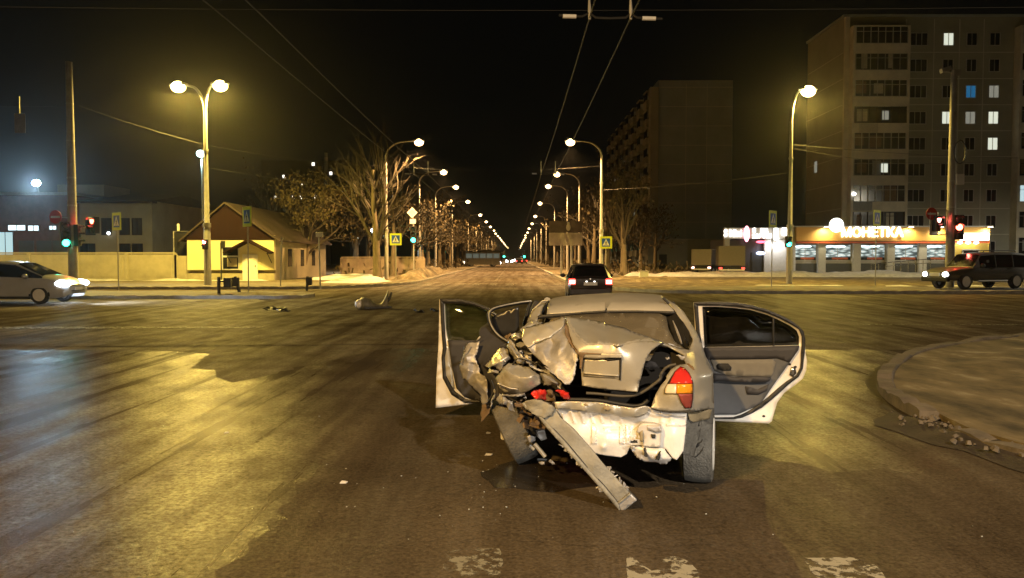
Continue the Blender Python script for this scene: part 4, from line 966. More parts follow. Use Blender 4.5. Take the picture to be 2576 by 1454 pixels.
def arch(parent, x, y, r, side, mat):
    mb = MB(); A = [R(-8 + 196 * k / 16) for k in range(17)]
    mb.grid([[(x, y + r * 1.16 * math.cos(a), max(.14, r + r * 1.16 * math.sin(a))) for a in A], [(x + side * .012, y + r * 1.15 * math.cos(a), max(.14, r + r * 1.15 * math.sin(a))) for a in A],
             [(x + side * .012, y + r * .5 * math.cos(a), max(.14, r + r * .5 * math.sin(a))) for a in A]])
    return obj('wheel_arch', mb, mat, parent)
def make_car(name, label, cat, loc, rz, st, paintm, cabin, wheels, r=.31, wd=.2, group=None, spokes=7, body='body', rimm=None, side_x=None):
    """st: stations from tail to nose; cabin = (rear-glass base, roof rear, roof front, windscreen base) station indices"""
    t = thing(name, label, cat, loc, rz, group)
    rings = [ring(s) for s in st]; mb = MB().grid(rings)
    n = len(rings[0]); mb.f.append(tuple(range(n))); e = len(mb.v) - n; mb.f.append(tuple(range(e, e + n))[::-1])
    obj(body, mb, paintm, t, smooth=38)
    a, b, c, d = cabin
    L = lambda i, k, f=0: rings[i][k].lerp(rings[i][k + 1], f)
    for s in (1, -1):
        mir = lambda p: Vector((p.x * s, p.y, p.z))
        lo, hi = [], []
        for i in range(a, d + 1):
            lo.append(mir(L(i, 3, .06)) if True else None); hi.append(mir(L(i, 3, .9)))
        poly = lo + hi[::-1]
        for p in poly: p.x += s * .012
        mbg = MB(); m_ = len(lo)
        mbg.v = [tuple(p) for p in lo + hi]; mbg.f = [(i, i + 1, m_ + i + 1, m_ + i) for i in range(m_ - 1)]
        obj('side_window', mbg, carglass, t, solid=.01)
        for i in range(b + 1, c):
            pp, q = mir(L(i, 3, .04)), mir(L(i, 3, .93)); pp.x += s * .016; q.x += s * .016
            obj('door_pillar', MB().tube([pp, q], .03, 6), dull, t)
        for x, y in wheels:
            wheel(t, s * x, y, r, wd, s, spokes, rimm); arch(t, s * (x + wd / 2 - .012 - .02), y, r, s, M['dark'])
    def pane(i, j, nm):
        A = rings[i]; B = rings[j]; h = 5
        pts = [A[h].lerp(B[h], .06), A[12 - h].lerp(B[12 - h], .06), A[12 - h].lerp(B[12 - h], .93), A[h].lerp(B[h], .93)]
        cx = sum((p.y for p in pts)) / 4
        fwd = 1 if j < i else -1
        mb = MB(); N_ = 6; rows = []
        for q in range(N_ + 1):
            f = .05 + .9 * q / N_; row = []
            for k in (4, 5, 6, 7, 8): row.append(A[k].lerp(B[k], f) * 1.0)
            x0 = row[0].x
            row = [Vector((p_.x * .95, p_.y + fwd * .02, p_.z + .012)) for p_ in row]
            rows.append(row)
        obj(nm, mb.grid(rows), carglass, t, solid=.01)
    pane(d, c, 'windscreen'); pane(a, b, 'rear_window')
    return t, rings
# --- silver hatchback at the left edge, nose to the right
silver = paint('silver_paint', (.38, .40, .44), .3, .2)
stS = [(-2.2, .42, .70, .80, .68, .95, .62), (-2.12, .28, .80, .92, .78, 1.05, .66), (-1.75, .2, .85, .98, .82, 1.20, .64), (-1.0, .18, .87, .96, .84, 1.44, .62), (-.1, .18, .87, .93, .85, 1.49, .64), (.45, .18, .87, .91, .85, 1.44, .62),
       (1.45, .18, .87, .90, .84, .99, .76), (1.85, .2, .86, .84, .82, .90, .7), (2.12, .24, .80, .72, .75, .78, .6), (2.26, .34, .62, .62, .58, .66, .5)]
p = gnd(100, 766); t, _ = make_car('hatchback', 'silver hatchback with a blazing headlight, nose to the right at the left edge', 'car', (-19.25, 30.4, 0), R(-88), stS, silver, (1, 3, 5, 6), [(.77, -1.35), (.77, 1.35)], .315, .2)
t.scale = (1.07, 1.07, 1.07)
for s in (1, -1):
    h = obj('headlight', MB().ell((s * .66, 2.02, .70), (.19, .30, .13), 14, 10), hl_on, t, smooth=80)
    obj('mirror', MB().ell((s * .98, .95, .98), (.13, .09, .08), 10, 8).tube([(s * .86, .98, .93), (s * .96, .95, .96)], .03, 6), silver, t, smooth=60)
    obj('door_handle', MB().box((s * .885, -.45, .82), (.03, .2, .035)), silver, t)
    obj('tail_light', MB().box((s * .62, -2.17, .78), (.2, .08, .2)), tl_off, t)
    obj('fog_recess', MB().ell((s * .62, 2.1, .38), (.12, .1, .06), 10, 6), dull, t)
obj('grille', MB().box((0, 2.235, .42), (.95, .05, .14)), dull, t, bevel=.02); obj('number_plate', MB().box((0, 2.285, .52), (.5, .02, .11)), M['signw'], t)
obj('sill_trim', MB().box((.855, 0, .22), (.05, 2.1, .08)).box((-.855, 0, .22), (.05, 2.1, .08)), dull, t)
lamp_light('headlight_beam', t, (.6, 2.32, .66), (.8, .9, 1), 1300, .06, R(80), .7, (R(82), 0, 0)); lamp_light('headlight_beam', t, (-.6, 2.32, .66), (.8, .9, 1), 900, .06, R(80), .7, (R(82), 0, 0))
# --- dark hatchback ahead, tail lights on
darkp = paint('dark_paint', (.035, .03, .028), .3, .2)
stD = [(-2.1, .36, .76, .86, .74, .92, .66), (-2.02, .28, .84, .93, .82, 1.00, .68), (-1.45, .22, .86, .95, .83, 1.42, .58), (-.6, .2, .87, .93, .85, 1.5, .62), (.5, .2, .87, .92, .85, 1.47, .61), (1.3, .2, .86, .90, .84, 1.0, .74), (1.9, .24, .82, .80, .78, .86, .68), (2.1, .34, .66, .66, .62, .7, .5)]
t, _ = make_car('dark_car', 'dark car seen from behind with red tail lights, beyond the wrecked car', 'car', (2.92, 32.3, 0), R(-2), stD, darkp, (1, 2, 4, 5), [(.76, -1.25), (.76, 1.3)], .31, .2)
for s in (1, -1):
    o = obj('tail_light', MB().box((s * .70, -2.09, .82), (.26, .1, .22)), tl_on, t, bevel=.03); obj('lamp_core', MB().box((s * .69, -2.15, .85), (.2, .012, .06)).box((s * .69, -2.15, .78), (.2, .012, .06)), tl_core, o)
    obj('mirror', MB().ell((s * .98, .75, 1.0), (.12, .08, .08), 10, 8), darkp, t, smooth=60)
    lamp_light('tail_glow', t, (s * .70, -2.3, .82), (1, .1, .07), 14, .06, R(160), 1, (R(-90), 0, 0))
obj('number_plate', MB().box((0, -2.12, .74), (.52, .03, .12)), M['signw'], t); obj('plate_lamp', MB().box((-.15, -2.13, .83), (.06, .03, .03)).box((.15, -2.13, .83), (.06, .03, .03)), em('plate_lamp', (1, .95, .85), 6), t)
obj('bumper', MB().box((0, -2.1, .45), (1.56, .16, .26)), darkp, t, bevel=.05); obj('roof_spoiler', MB().box((0, -1.5, 1.45), (1.06, .22, .05)), darkp, t, bevel=.02)
obj('emblem', MB().ell((0, -2.09, .92), (.05, .015, .04), 10, 6), M['chrome'], t)
# --- jeep on the right, nose to the left
jp = paint('pale_jeep_paint', (.05, .048, .043), .45, .1)
stJ = [(-2.35, .55, .80, 1.0, .80, 1.72, .66), (-2.25, .45, .86, 1.08, .85, 1.82, .70), (-1.2, .42, .88, 1.08, .86, 1.88, .72), (-.2, .42, .88, 1.07, .86, 1.87, .72), (.55, .42, .88, 1.06, .86, 1.80, .70), (1.05, .42, .88, 1.06, .86, 1.14, .8), (1.9, .46, .87, 1.0, .84, 1.08, .74), (2.25, .5, .84, .92, .8, .98, .68), (2.4, .58, .74, .84, .7, .88, .6)]
t, _ = make_car('jeep', 'pale off-road car with dark windows and two lit headlights behind the right concrete pole', 'car', (24.1, 41.6, .12), R(110), [(q[0] * 1.22,) + q[1:] for q in stJ], jp, (1, 1, 4, 5), [(.76, -1.72), (.76, 1.78)], .4, .25)
for s in (1, -1):
    obj('headlight', MB().ell((s * .6, 2.86, .76), (.18, .14, .14), 14, 10), em('warm_headlight', (1, .98, .9), 9) if s == 1 else bpy.data.materials['warm_headlight'], t, smooth=80); obj('mirror', MB().ell((s * 1.0, .85, 1.2), (.13, .09, .12), 10, 8), dull, t, smooth=60)
    obj('tail_light', MB().box((s * .74, -2.88, 1.0), (.16, .06, .4)), tl_off, t)
    obj('roof_rail', MB().tube([(s * .62, -1.9, 1.9), (s * .62, -1.8, 1.98), (s * .62, .3, 1.97), (s * .62, .4, 1.88)], .025, 6), dull, t)
    obj('side_step', MB().tube([(s * .9, -1.0, .42), (s * .9, 1.0, .42)], .05, 8), M['galv'], t)
obj('grille', MB().box((0, 2.92, .76), (.62, .06, .2)), M['rim'], t, bevel=.02); obj('bumper', MB().box((0, 2.88, .52), (1.6, .22, .24)), dull, t, bevel=.05); obj('spare_wheel', MB().lathe([(.36, 0), (.36, .2), (.2, .24), (.001, .24)], Matrix.Translation((0, -2.92, 1.05)) @ Matrix.Rotation(R(90), 4, 'X'), 24), M['tire'], t)
# --- truck and trailer by the shop
def box_truck(name, label, loc, rz, L, H, W, col, cab, trail):
    t = thing(name, label, 'truck' if cab else 'trailer', loc, rz)
    bodym = pm(name + '_box', col, .7, var=.12)
    obj('cargo_box', MB().box((0, 0, 1.0 + (H - 1.0) / 2), (W, L, H - 1.0)), bodym, t, bevel=.03); obj('chassis', MB().box((0, 0, .82), (W * .7, L, .2)), M['dark'], t)
    for k in range(int(L / .8)): obj('side_rib', MB().box((0, -L / 2 + .4 + k * .8, 1.0 + (H - 1.0) / 2), (W + .03, .05, H - 1.1)), bodym, t)
    for s in (1, -1):
        for y in (-L * .3,) + ((L * .5 + 1.0,) if cab else (L * .2,)): wheel(t, s * (W / 2 - .16), y, .42, .26, s, 5)
        obj('tail_light', MB().box((s * (W / 2 - .18), -L / 2 - .03, .78), (.26, .06, .14)), tl_on if trail else tl_core, t)
    obj('rear_beam', MB().box((0, -L / 2 - .02, .62), (W * .95, .08, .12)), M['frame'], t)
    if cab:
        obj('cab', MB().prism([(L / 2 + .15, .55), (L / 2 + 1.9, .55), (L / 2 + 1.9, 1.25), (L / 2 + 1.5, 2.15), (L / 2 + .15, 2.2)], 'x', -W / 2 + .12, W / 2 - .12), bodym, t, bevel=.05)
        obj('cab_window', MB().box((0, L / 2 + .8, 1.7), (W - .2, .8, .5)), carglass, t)
    return t
x = X_(1790, 74); box_truck('box_truck', 'small pale box truck parked beside the shop wing', (x, 75.5, 0), R(-38), 3.0, 2.5, 2.0, (.17, .15, .12), True, False)
x = X_(1843, 71); box_truck('box_trailer', 'brown tarpaulin trailer with small red lamps before the shop wing', (x, 72, 0), R(-9), 3.0, 2.75, 2.3, (.11, .095, .07), False, True)
# --- trolleybus far down the road
bp = paint('bus_paint', (.6, .55, .4), .5); bw = em('bus_window', (.8, .95, .8), .1)
t = thing('trolleybus', 'pale trolleybus crossing the far road with lit front lamps', 'bus', (-6.4, 150, 0), R(-78))
obj('body', MB().prism([(-1.15, .35), (1.15, .35), (1.22, 1.5), (1.15, 2.75), (.9, 2.95), (-.9, 2.95), (-1.15, 2.75), (-1.22, 1.5)], 'y', -3.4, 3.4), bp, t, bevel=.08)
for k in range(5):
    for s in (1, -1): obj('window', MB().box((s * 1.18, -2.6 + k * 1.3, 2.0), (.08, 1.1, .85)), bw, t)
obj('windscreen', MB().box((0, 3.41, 1.95), (2.0, .05, 1.1)), carglass, t)
for s in (1, -1):
    obj('headlight', MB().ell((s * .8, 3.42, .75), (.22, .1, .2), 10, 6), hl_on, t); obj('tail_light', MB().ell((s * .9, -3.42, .8), (.2, .08, .2), 10, 6), em('amber_marker', (1, .75, .5), 8) if s == 1 else bpy.data.materials['amber_marker'], t)
    for y in (-2.1, 2.1): wheel(t, s * 1.0, y, .45, .25, s, 5)
    obj('trolley_pole', MB().tube([(s * .3, 0, 2.95), (s * .33, -4.5, 5.6)], .04, 6), M['blackp'], t)
obj('roof_box', MB().box((0, .5, 3.05), (1.6, 2.6, .25)), bp, t, bevel=.04)
# --- distant traffic
for i, (u, y, s) in enumerate(((1281, 210, 1), (1287, 250, 1), (1279, 300, 1), (1290, 330, 1), (1284, 400, 1), (1290, 470, 1), (1306, 200, -1), (1312, 240, -1), (1304, 290, -1), (1309, 350, -1), (1303, 430, -1), (1318, 215, -1))):
    t, _ = make_car('distant_car', '%s of the small far cars %s' % (ORD[i % 6], 'coming on with glaring headlights' if s > 0 else 'driving away with red tail lights'), 'car', (X_(u, y), y, 0), R(180 if s > 0 else 0), stD, darkp, (1, 2, 4, 5), [(.76, -1.25), (.76, 1.3)], .31, .2, 'far cars on the road ahead')
    for q in (1, -1):
        if s > 0: obj('headlight', MB().ell((q * .62, 2.08, .68), (.3, .12, .24), 10, 6), hl_on, t)
        else: obj('tail_light', MB().box((q * .68, -2.12, .82), (.3, .1, .24)), tl_on, t)
# --- the car whose headlights light the scene from behind the photographer
t, _ = make_car('car', 'car standing behind the photographer with its headlights on', 'car', (3.1, -7.5, 0), R(9), stD, silver, (1, 2, 4, 5), [(.76, -1.25), (.76, 1.3)], .31, .2)
for q in (1, -1):
    obj('headlight', MB().ell((q * .62, 2.04, .68), (.14, .1, .1), 12, 8), hl_on, t)
    lamp_light('headlight_beam', t, (q * .62, 2.2, .68), (1, .97, .9), HLW, .05, R(50), .06, (R(65.7), 0, 0))
# ================================================================== THE WRECKED CAR
OW = Vector((.51, 5.35, 0)); YAW = R(-8.7); RWI = Matrix.Rotation(-YAW, 3, 'Z')
CL = RWI @ (Vector((0, 0, CAMZ)) - OW)
wreck = thing('wrecked_car', 'dusty pale saloon car with smashed rear end and doors standing open', 'car', OW, YAW)
def cp(u, v, y):
    d = RWI @ ray(u, v); return CL + d * ((y - CL.y) / d.y)
def conv(x0, y0, s): return lambda x, y: ((x0 + x / s) / 1.5404, (y0 + y / s) / 1.5404)
c1 = conv(1650, 1120, 1.6156); c2 = conv(2250, 1120, 1.6158); cA = conv(1680, 1130, 4.8475); cB = conv(1750, 1330, 3.93)
cC = conv(2000, 1130, 4.8475); cD = conv(2350, 1130, 4.1533); cE = conv(2100, 1450, 3.2314); cF = conv(1800, 1500, 2.9086); cG = conv(2650, 1150, 2.908)
def L_(c, *pts): return [c(*p) for p in pts]
def L3(c, *pts): return [c(p[0], p[1]) + (p[2],) for p in pts]
beige = pm('dusty_beige_paint', (.40, .385, .335), .36, .3, .12, 3.0, coat=.25, bump=.05, bscale=90, col2=(.26, .24, .19), c2at=.66)
whitep = pm('bare_white_panel', (.72, .70, .66), .42, .1, .1, 4.0, bump=.08, bscale=50, coat=.2)
greym = pm('torn_grey_metal', (.36, .35, .34), .48, .35, .28, 6.0, bump=.3, bscale=35, col2=(.2, .13, .08), c2at=.7)
crumpled = pm('crumpled_paint', (.46, .44, .39), .34, .35, .3, 7.0, bump=.25, bscale=28, col2=(.22, .20, .17), c2at=.6)
rubber = pm('seal_rubber', (.012, .012, .012), .55, var=.3)
trim = pm('door_trim', (.085, .09, .10), .75, var=.12, scale=9)
trim2 = pm('door_trim_dark', (.03, .03, .035), .7, var=.15)
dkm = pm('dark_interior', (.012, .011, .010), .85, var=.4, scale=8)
cloth = pm('beige_cloth', (.26, .22, .155), .9, var=.12, scale=12, bump=.2, bscale=80)
dusty = pm('dusty_rubber', (.13, .125, .11), .9, var=.4, scale=9, bump=.8, bscale=60)
rust = pm('rusty_dirt', (.17, .115, .065), .85, var=.4, scale=9, bump=.6, bscale=30)
beamm = pm('bumper_beam', (.25, .24, .20), .7, .2, .3, 5.0, bump=.4, bscale=30, col2=(.13, .10, .065), c2at=.6)
redl = pm('red_lens', (.55, .03, .025), .12, var=.1, coat=.8); ambl = pm('amber_lens', (.75, .30, .02), .15, var=.08, coat=.8); whl = pm('clear_lens', (.7, .62, .5), .2, var=.08, coat=.8); dred = pm('dusty_red_lens', (.24, .05, .04), .5, var=.25)
clear_g = glass('door_glass_light', (.72, .80, .62)); dark_g = glass('door_glass_dark', (.16, .17, .16))
def tps(anch):
    A = np.array(anch, float); P = A[:, :2] / 100.0; z = A[:, 2]; n = len(A)
    d = np.linalg.norm(P[:, None] - P[None], axis=2); K = np.where(d > 0, d * d * np.log(d + 1e-12), 0) + np.eye(n) * 1e-4
    T = np.c_[np.ones(n), P]; S = np.zeros((n + 3, n + 3)); S[:n, :n] = K; S[:n, n:] = T; S[n:, :n] = T.T
    c = np.linalg.lstsq(S, np.r_[z, 0, 0, 0], rcond=None)[0]
    lo, hi = z.min() - .05, z.max() + .05
    def f(u, v):
        q = np.array((u, v)) / 100.0; r = np.linalg.norm(P - q, axis=1)
        k = np.where(r > 0, r * r * np.log(r + 1e-12), 0)
        return float(min(hi, max(lo, k @ c[:n] + c[n:] @ np.r_[1, q])))
    return f
def face_to_cam(o):
    me = o.data; bm = bmesh.new(); bm.from_mesh(me)
    bmesh.ops.recalc_face_normals(bm, faces=bm.faces)
    s = sum(f.calc_area() * f.normal.dot((CL - f.calc_center_median()).normalized()) for f in bm.faces)
    if s < 0: bmesh.ops.reverse_faces(bm, faces=bm.faces)
    bm.to_mesh(me); bm.free()
def surf(name, outline, depth, mat, parent=None, holes=(), step=7.0, thick=.006, amp=0.0, nsc=9.0, extra=None, sharp=60):
    f = depth if callable(depth) else (tps(depth) if isinstance(depth, list) else (lambda u, v, c=depth: c))
    def res(poly):
        out = []
        for i in range(len(poly)):
            a, b = Vector(poly[i][:2]), Vector(poly[(i + 1) % len(poly)][:2]); m = max(1, int((b - a).length / step))
            out += [a + (b - a) * k / m for k in range(m)]
        return out
    ol = res(outline); hs_ = [res(h) for h in holes]; pts = ol + [p for h in hs_ for p in h]; n0 = len(pts)
    us = [p[0] for p in ol]; vs = [p[1] for p in ol]; u = min(us)
    rnd = random.Random(hash(len(ol)) & 255)
    bset = np.array([(p[0], p[1]) for p in pts])
    while u < max(us):
        v = min(vs)
        while v < max(vs):
            q = Vector((u + rnd.uniform(-.25, .25) * step, v + rnd.uniform(-.25, .25) * step))
            if inpoly(q, ol) and not any(inpoly(q, h) for h in hs_) and np.min(np.hypot(bset[:, 0] - q.x, bset[:, 1] - q.y)) > step * .45: pts.append(q)
            v += step
        u += step
    V, Fs = cdt(pts, len(ol), [len(h) for h in hs_])
    keep = []
    for t in Fs:
        c = (sum(V[i][0] for i in t) / 3, sum(V[i][1] for i in t) / 3)
        if inpoly(c, ol) and not any(inpoly(c, h) for h in hs_): keep.append(t)
    P = []
    for q in V:
        y = f(q[0], q[1])
        if extra: y += extra(q[0], q[1])
        p = cp(q[0], q[1], y)
        if amp: p.y += amp * noise.noise(p * nsc)
        P.append(p)
    o = obj(name, MB().add(P, keep), mat, parent or wreck, smooth=sharp, recalc=False); face_to_cam(o)
    if thick:
        m = o.modifiers.new('solid', 'SOLIDIFY'); m.thickness = thick; m.offset = -1
    return o
def crum(name, out3, inner3, mat, parent=None, thick=.004, amp=.006, cuts=3, sharp=28, nsc=16, relax=2, jag=.009):
    pts = [Vector(p[:2]) for p in out3 + inner3]; dep = {}
    V, Fs = cdt(pts, len(out3)); allp = out3 + inner3
    ol = [p[:2] for p in out3]
    Fs = [t for t in Fs if inpoly((sum(V[i][0] for i in t) / 3, sum(V[i][1] for i in t) / 3), ol)]
    P = []
    for q in V:
        k = min(range(len(allp)), key=lambda i: (allp[i][0] - q[0]) ** 2 + (allp[i][1] - q[1]) ** 2); P.append(cp(q[0], q[1], allp[k][2]))
    bm = bmesh.new(); vs = [bm.verts.new(p) for p in P]
    for t in Fs: bm.faces.new([vs[i] for i in t])
    bmesh.ops.subdivide_edges(bm, edges=bm.edges[:], cuts=cuts, use_grid_fill=True)
    bmesh.ops.triangulate(bm, faces=bm.faces[:])
    inner_v = [v for v in bm.verts if not v.is_boundary]
    for _ in range(relax): bmesh.ops.smooth_vert(bm, verts=inner_v, factor=.5, use_axis_x=True, use_axis_y=True, use_axis_z=True)
    for v in bm.verts:
        c = v.co; v.co = c + Vector((noise.noise(c * nsc), noise.noise(c * nsc + Vector((5, 5, 5))) * 1.6, noise.noise(c * nsc + Vector((9, 2, 7))))) * amp
        if v.is_boundary: v.co = v.co + Vector((noise.noise(c * 70), noise.noise(c * 60 + Vector((3, 1, 4))), noise.noise(c * 70 + Vector((8, 8, 1))))) * jag
    me = bpy.data.meshes.new(name); bm.to_mesh(me); bm.free(); me.materials.append(mat)
    for p in me.polygons: p.use_smooth = True
    me.set_sharp_from_angle(angle=R(sharp))
    o = bpy.data.objects.new(name, me); COL.objects.link(o); o.parent = parent or wreck; face_to_cam(o)
    m = o.modifiers.new('solid', 'SOLIDIFY'); m.thickness = thick; m.offset = -1
    return o
def strip(name, c, line, w0, w1, mat, amp=.006, twist=0.0):
    n_ = len(line); L1, L2 = [], []
    for i, (x, y, d) in enumerate(line):
        a, b2 = line[max(0, i - 1)], line[min(n_ - 1, i + 1)]; t = Vector((b2[0] - a[0], b2[1] - a[1])).normalized(); nn = Vector((-t.y, t.x)); wd = w0 + (w1 - w0) * i / (n_ - 1); sg = 1 if i % 2 else -1
        L1.append(c(x + nn.x * wd, y + nn.y * wd) + (d + sg * twist,)); L2.append(c(x - nn.x * wd, y - nn.y * wd) + (d - sg * twist + .03,))
    return crum(name, L1 + L2[::-1], [c(q[0], q[1]) + (q[2] - .035,) for q in line[1:-1]], mat, amp=amp, cuts=3, sharp=40)
def path3(c, pts, y): return [cp(*c(*p), y) for p in pts]
def tubep(name, c, pts, y, r, mat, parent=None, n=8, k=5):
    P = smoothline(path3(c, pts, y), k) if k else path3(c, pts, y)
    return obj(name, MB().tube(P, r, n), mat, parent or wreck, smooth=60)

# ---------------- hidden but real shell: floor, sills, bonnet, pillars, windscreen, seats
obj('floor_pan', MB().box((0, 2.85, .24), (1.46, 2.1, .06)).box((.1, .95, .5), (1.0, .9, .05)), dkm, wreck)
obj('rear_bulkhead', MB().box((0, 1.42, .62), (1.36, .06, .72)), dkm, wreck)
for s in (1, -1): obj('sill', MB().box((s * .78, 2.3, .27), (.12, 2.1, .16)), whitep, wreck, bevel=.02)
fst = [(2.95, .2, .83, .90, .80, .93, .74), (3.4, .2, .83, .86, .79, .90, .72), (3.95, .22, .80, .76, .75, .80, .66), (4.22, .3, .68, .60, .62, .64, .5)]
fr_ = [ring(s) for s in fst]; nb = MB().grid(fr_); nb.f.append(tuple(range(13))); e = len(nb.v) - 13; nb.f.append(tuple(range(e, e + 13))[::-1]); obj('front_body', nb, beige, wreck, smooth=40)
for s in (1, -1):
    wheel(wreck, s * .75, 3.43, .29, .18, s, 6); arch(wreck, s * .825, 3.43, .29, s, M['dark'])
    obj('headlight', MB().ell((s * .58, 4.12, .62), (.14, .1, .08), 12, 8), whl, wreck)
    obj('front_pillar', MB().tube([(s * .76, 2.95, .9), (s * .56, 2.35, 1.33)], .035, 8), beige, wreck)
    obj('centre_pillar', MB().tube([(s * .80, 1.98, .3), (s * .80, 1.98, .88), (s * .60, 1.92, 1.34)], [.06, .055, .035], 8), trim2, wreck)
quad_glass('windscreen', [(.70, 2.93, .93), (-.70, 2.93, .93), (-.52, 2.36, 1.33), (.52, 2.36, 1.33)], wreck, clear_g, .0)
obj('front_door', MB().prism([(1.98, .28), (2.9, .28), (2.95, .9), (1.98, .9)], 'x', .78, .83), beige, wreck, bevel=.02)
obj('dashboard', MB().box((0, 2.8, .78), (1.36, .35, .26)), dkm, wreck, bevel=.05)
for s in (1, -1):
    se = obj('front_seat', MB().box((s * .36, 2.3, .42), (.48, .5, .2)).box((s * .36, 2.05, .74), (.46, .14, .56), Euler((R(12), 0, 0)).to_matrix()), cloth, wreck, bevel=.05)
    obj('headrest', MB().ell((s * .36, 1.98, 1.12), (.15, .06, .10), 12, 8), cloth, se, smooth=80)
obj('rear_seat', MB().box((0, 1.46, .70), (1.24, .16, .5), Euler((R(14), 0, 0)).to_matrix()).box((0, 1.7, .42), (1.24, .5, .2)), cloth, wreck, bevel=.06)
obj('parcel_shelf', MB().box((0, 1.18, .95), (1.2, .46, .03)), cloth, wreck)
# ---------------- roof
rl_, rr_ = cC(575, 412), cD(1092, 300)
rearp = [cC(575, 412), cC(900, 393), cC(1280, 375), cC(1700, 352), cD(0, 303), cD(500, 300), cD(850, 305), cD(1092, 318)]
topp = [cC(615, 170), cC(830, 132), cC(1150, 100), cC(1500, 82), cC(1900, 62), cD(450, 60), cD(760, 78), cD(912, 98)]
r0 = [cp(u, v, 1.24) for u, v in rearp]; r2 = [cp(u, v, 1.75) for u, v in topp]
r1 = [a.lerp(b, .5) + Vector((0, 0, .012)) for a, b in zip(r0, r2)]; r3 = [Vector((p.x * 1.0, 2.1, p.z + .005)) for p in r2]; r4 = [Vector((p.x, 2.38, p.z - .035)) for p in r2]
rg = [smoothline(r, 3) for r in (r0, r1, r2, r3, r4)]
obj('roof', MB().grid(rg), beige, wreck, smooth=70, solid=.01)
obj('headliner', MB().grid([[p - Vector((0, -.03, .045)) for p in r] for r in rg]), cloth, wreck, smooth=70)
# drip mouldings and roof edges
tubep('roof_moulding', cC, [(612, 172), (560, 250), (525, 330), (500, 430)], 1.5, .013, rubber)
tubep('roof_moulding', cD, [(912, 98), (1000, 190), (1080, 285), (1130, 330)], 1.45, .011, rubber)
# ---------------- rear window surround
surf('window_rubber', L_(cC, (400, 470), (440, 440), (930, 408), (1280, 378), (1700, 352)) + L_(cD, (0, 306), (500, 303), (1092, 318), (1130, 350), (1040, 372), (850, 352), (500, 345), (0, 352)) + L_(cC, (1700, 405), (1280, 425), (930, 458), (600, 500), (420, 520), (390, 540)), 1.22, rubber, thick=.012)
surf('pillar_trim', L_(cD, (905, 388), (1010, 372), (1110, 335), (1160, 400), (1240, 500), (1310, 610), (1390, 740), (1390, 800), (1330, 930), (1200, 872), (1085, 800), (1050, 700), (960, 560)), [cD(905, 388) + (1.3,), cD(1330, 930) + (.86,), cD(1050, 700) + (1.1,), cD(1390, 740) + (.92,), cD(1110, 335) + (1.22,)], rubber)
for pts, r_, m_ in ((((1170, 510), (1230, 650), (1290, 780), (1312, 850)), .011, M['chrome']), (((1070, 470), (1120, 590), (1170, 720), (1210, 835)), .009, greym)):
    P = [cp(*cD(*q), 1.14 - .26 * i / 3) for i, q in enumerate(pts)]; obj('trim_strip', MB().tube(P, [r_ * .5, r_, r_ * 1.2, r_ * .7], 6), m_, wreck)
hr = surf('rear_headrest', L_(cD, (430, 640), (450, 600), (560, 590), (760, 590), (900, 605), (980, 622), (1045, 690), (1070, 800), (1000, 830), (800, 760)), 1.36, cloth, thick=.08)
def dusty_glass(name, k, col):  # brownish pane, patchy and half see-through
    m = bpy.data.materials.new(name); m.use_nodes = True; n = m.node_tree; L = n.links; b = n.nodes['Principled BSDF']
    b.inputs['Base Color'].default_value = tuple(col) + (1,); b.inputs['Roughness'].default_value = .3
    x = n.nodes.new('ShaderNodeTexNoise'); x.inputs['Scale'].default_value = 4; x.inputs['Detail'].default_value = 6
    r = n.nodes.new('ShaderNodeMapRange'); L.new(x.outputs['Fac'], r.inputs[0]); r.inputs[1].default_value = .3; r.inputs[2].default_value = .7; r.inputs[3].default_value = k - .1; r.inputs[4].default_value = k + .1
    t = n.nodes.new('ShaderNodeBsdfTransparent'); mx = n.nodes.new('ShaderNodeMixShader'); L.new(r.outputs[0], mx.inputs[0]); L.new(t.outputs[0], mx.inputs[1]); L.new(b.outputs[0], mx.inputs[2]); L.new(mx.outputs[0], n.nodes['Material Output'].inputs[0]); return m
surf('rear_window', L_(cC, (600, 500), (930, 455), (1280, 422), (1700, 402)) + L_(cD, (0, 348), (500, 342), (850, 348), (960, 400), (1000, 600), (1100, 800), (1290, 930), (900, 830), (400, 700), (0, 560)) + L_(cC, (1500, 640), (930, 640)), [cC(600, 500) + (1.2,), cC(1700, 402) + (1.2,), cD(850, 348) + (1.2,), cD(1290, 930) + (.92,), cD(0, 560) + (1.0,), cC(930, 640) + (1.0,)], dusty_glass('dusty_rear_glass', .55, (.16, .14, .10)), step=14, thick=.004)
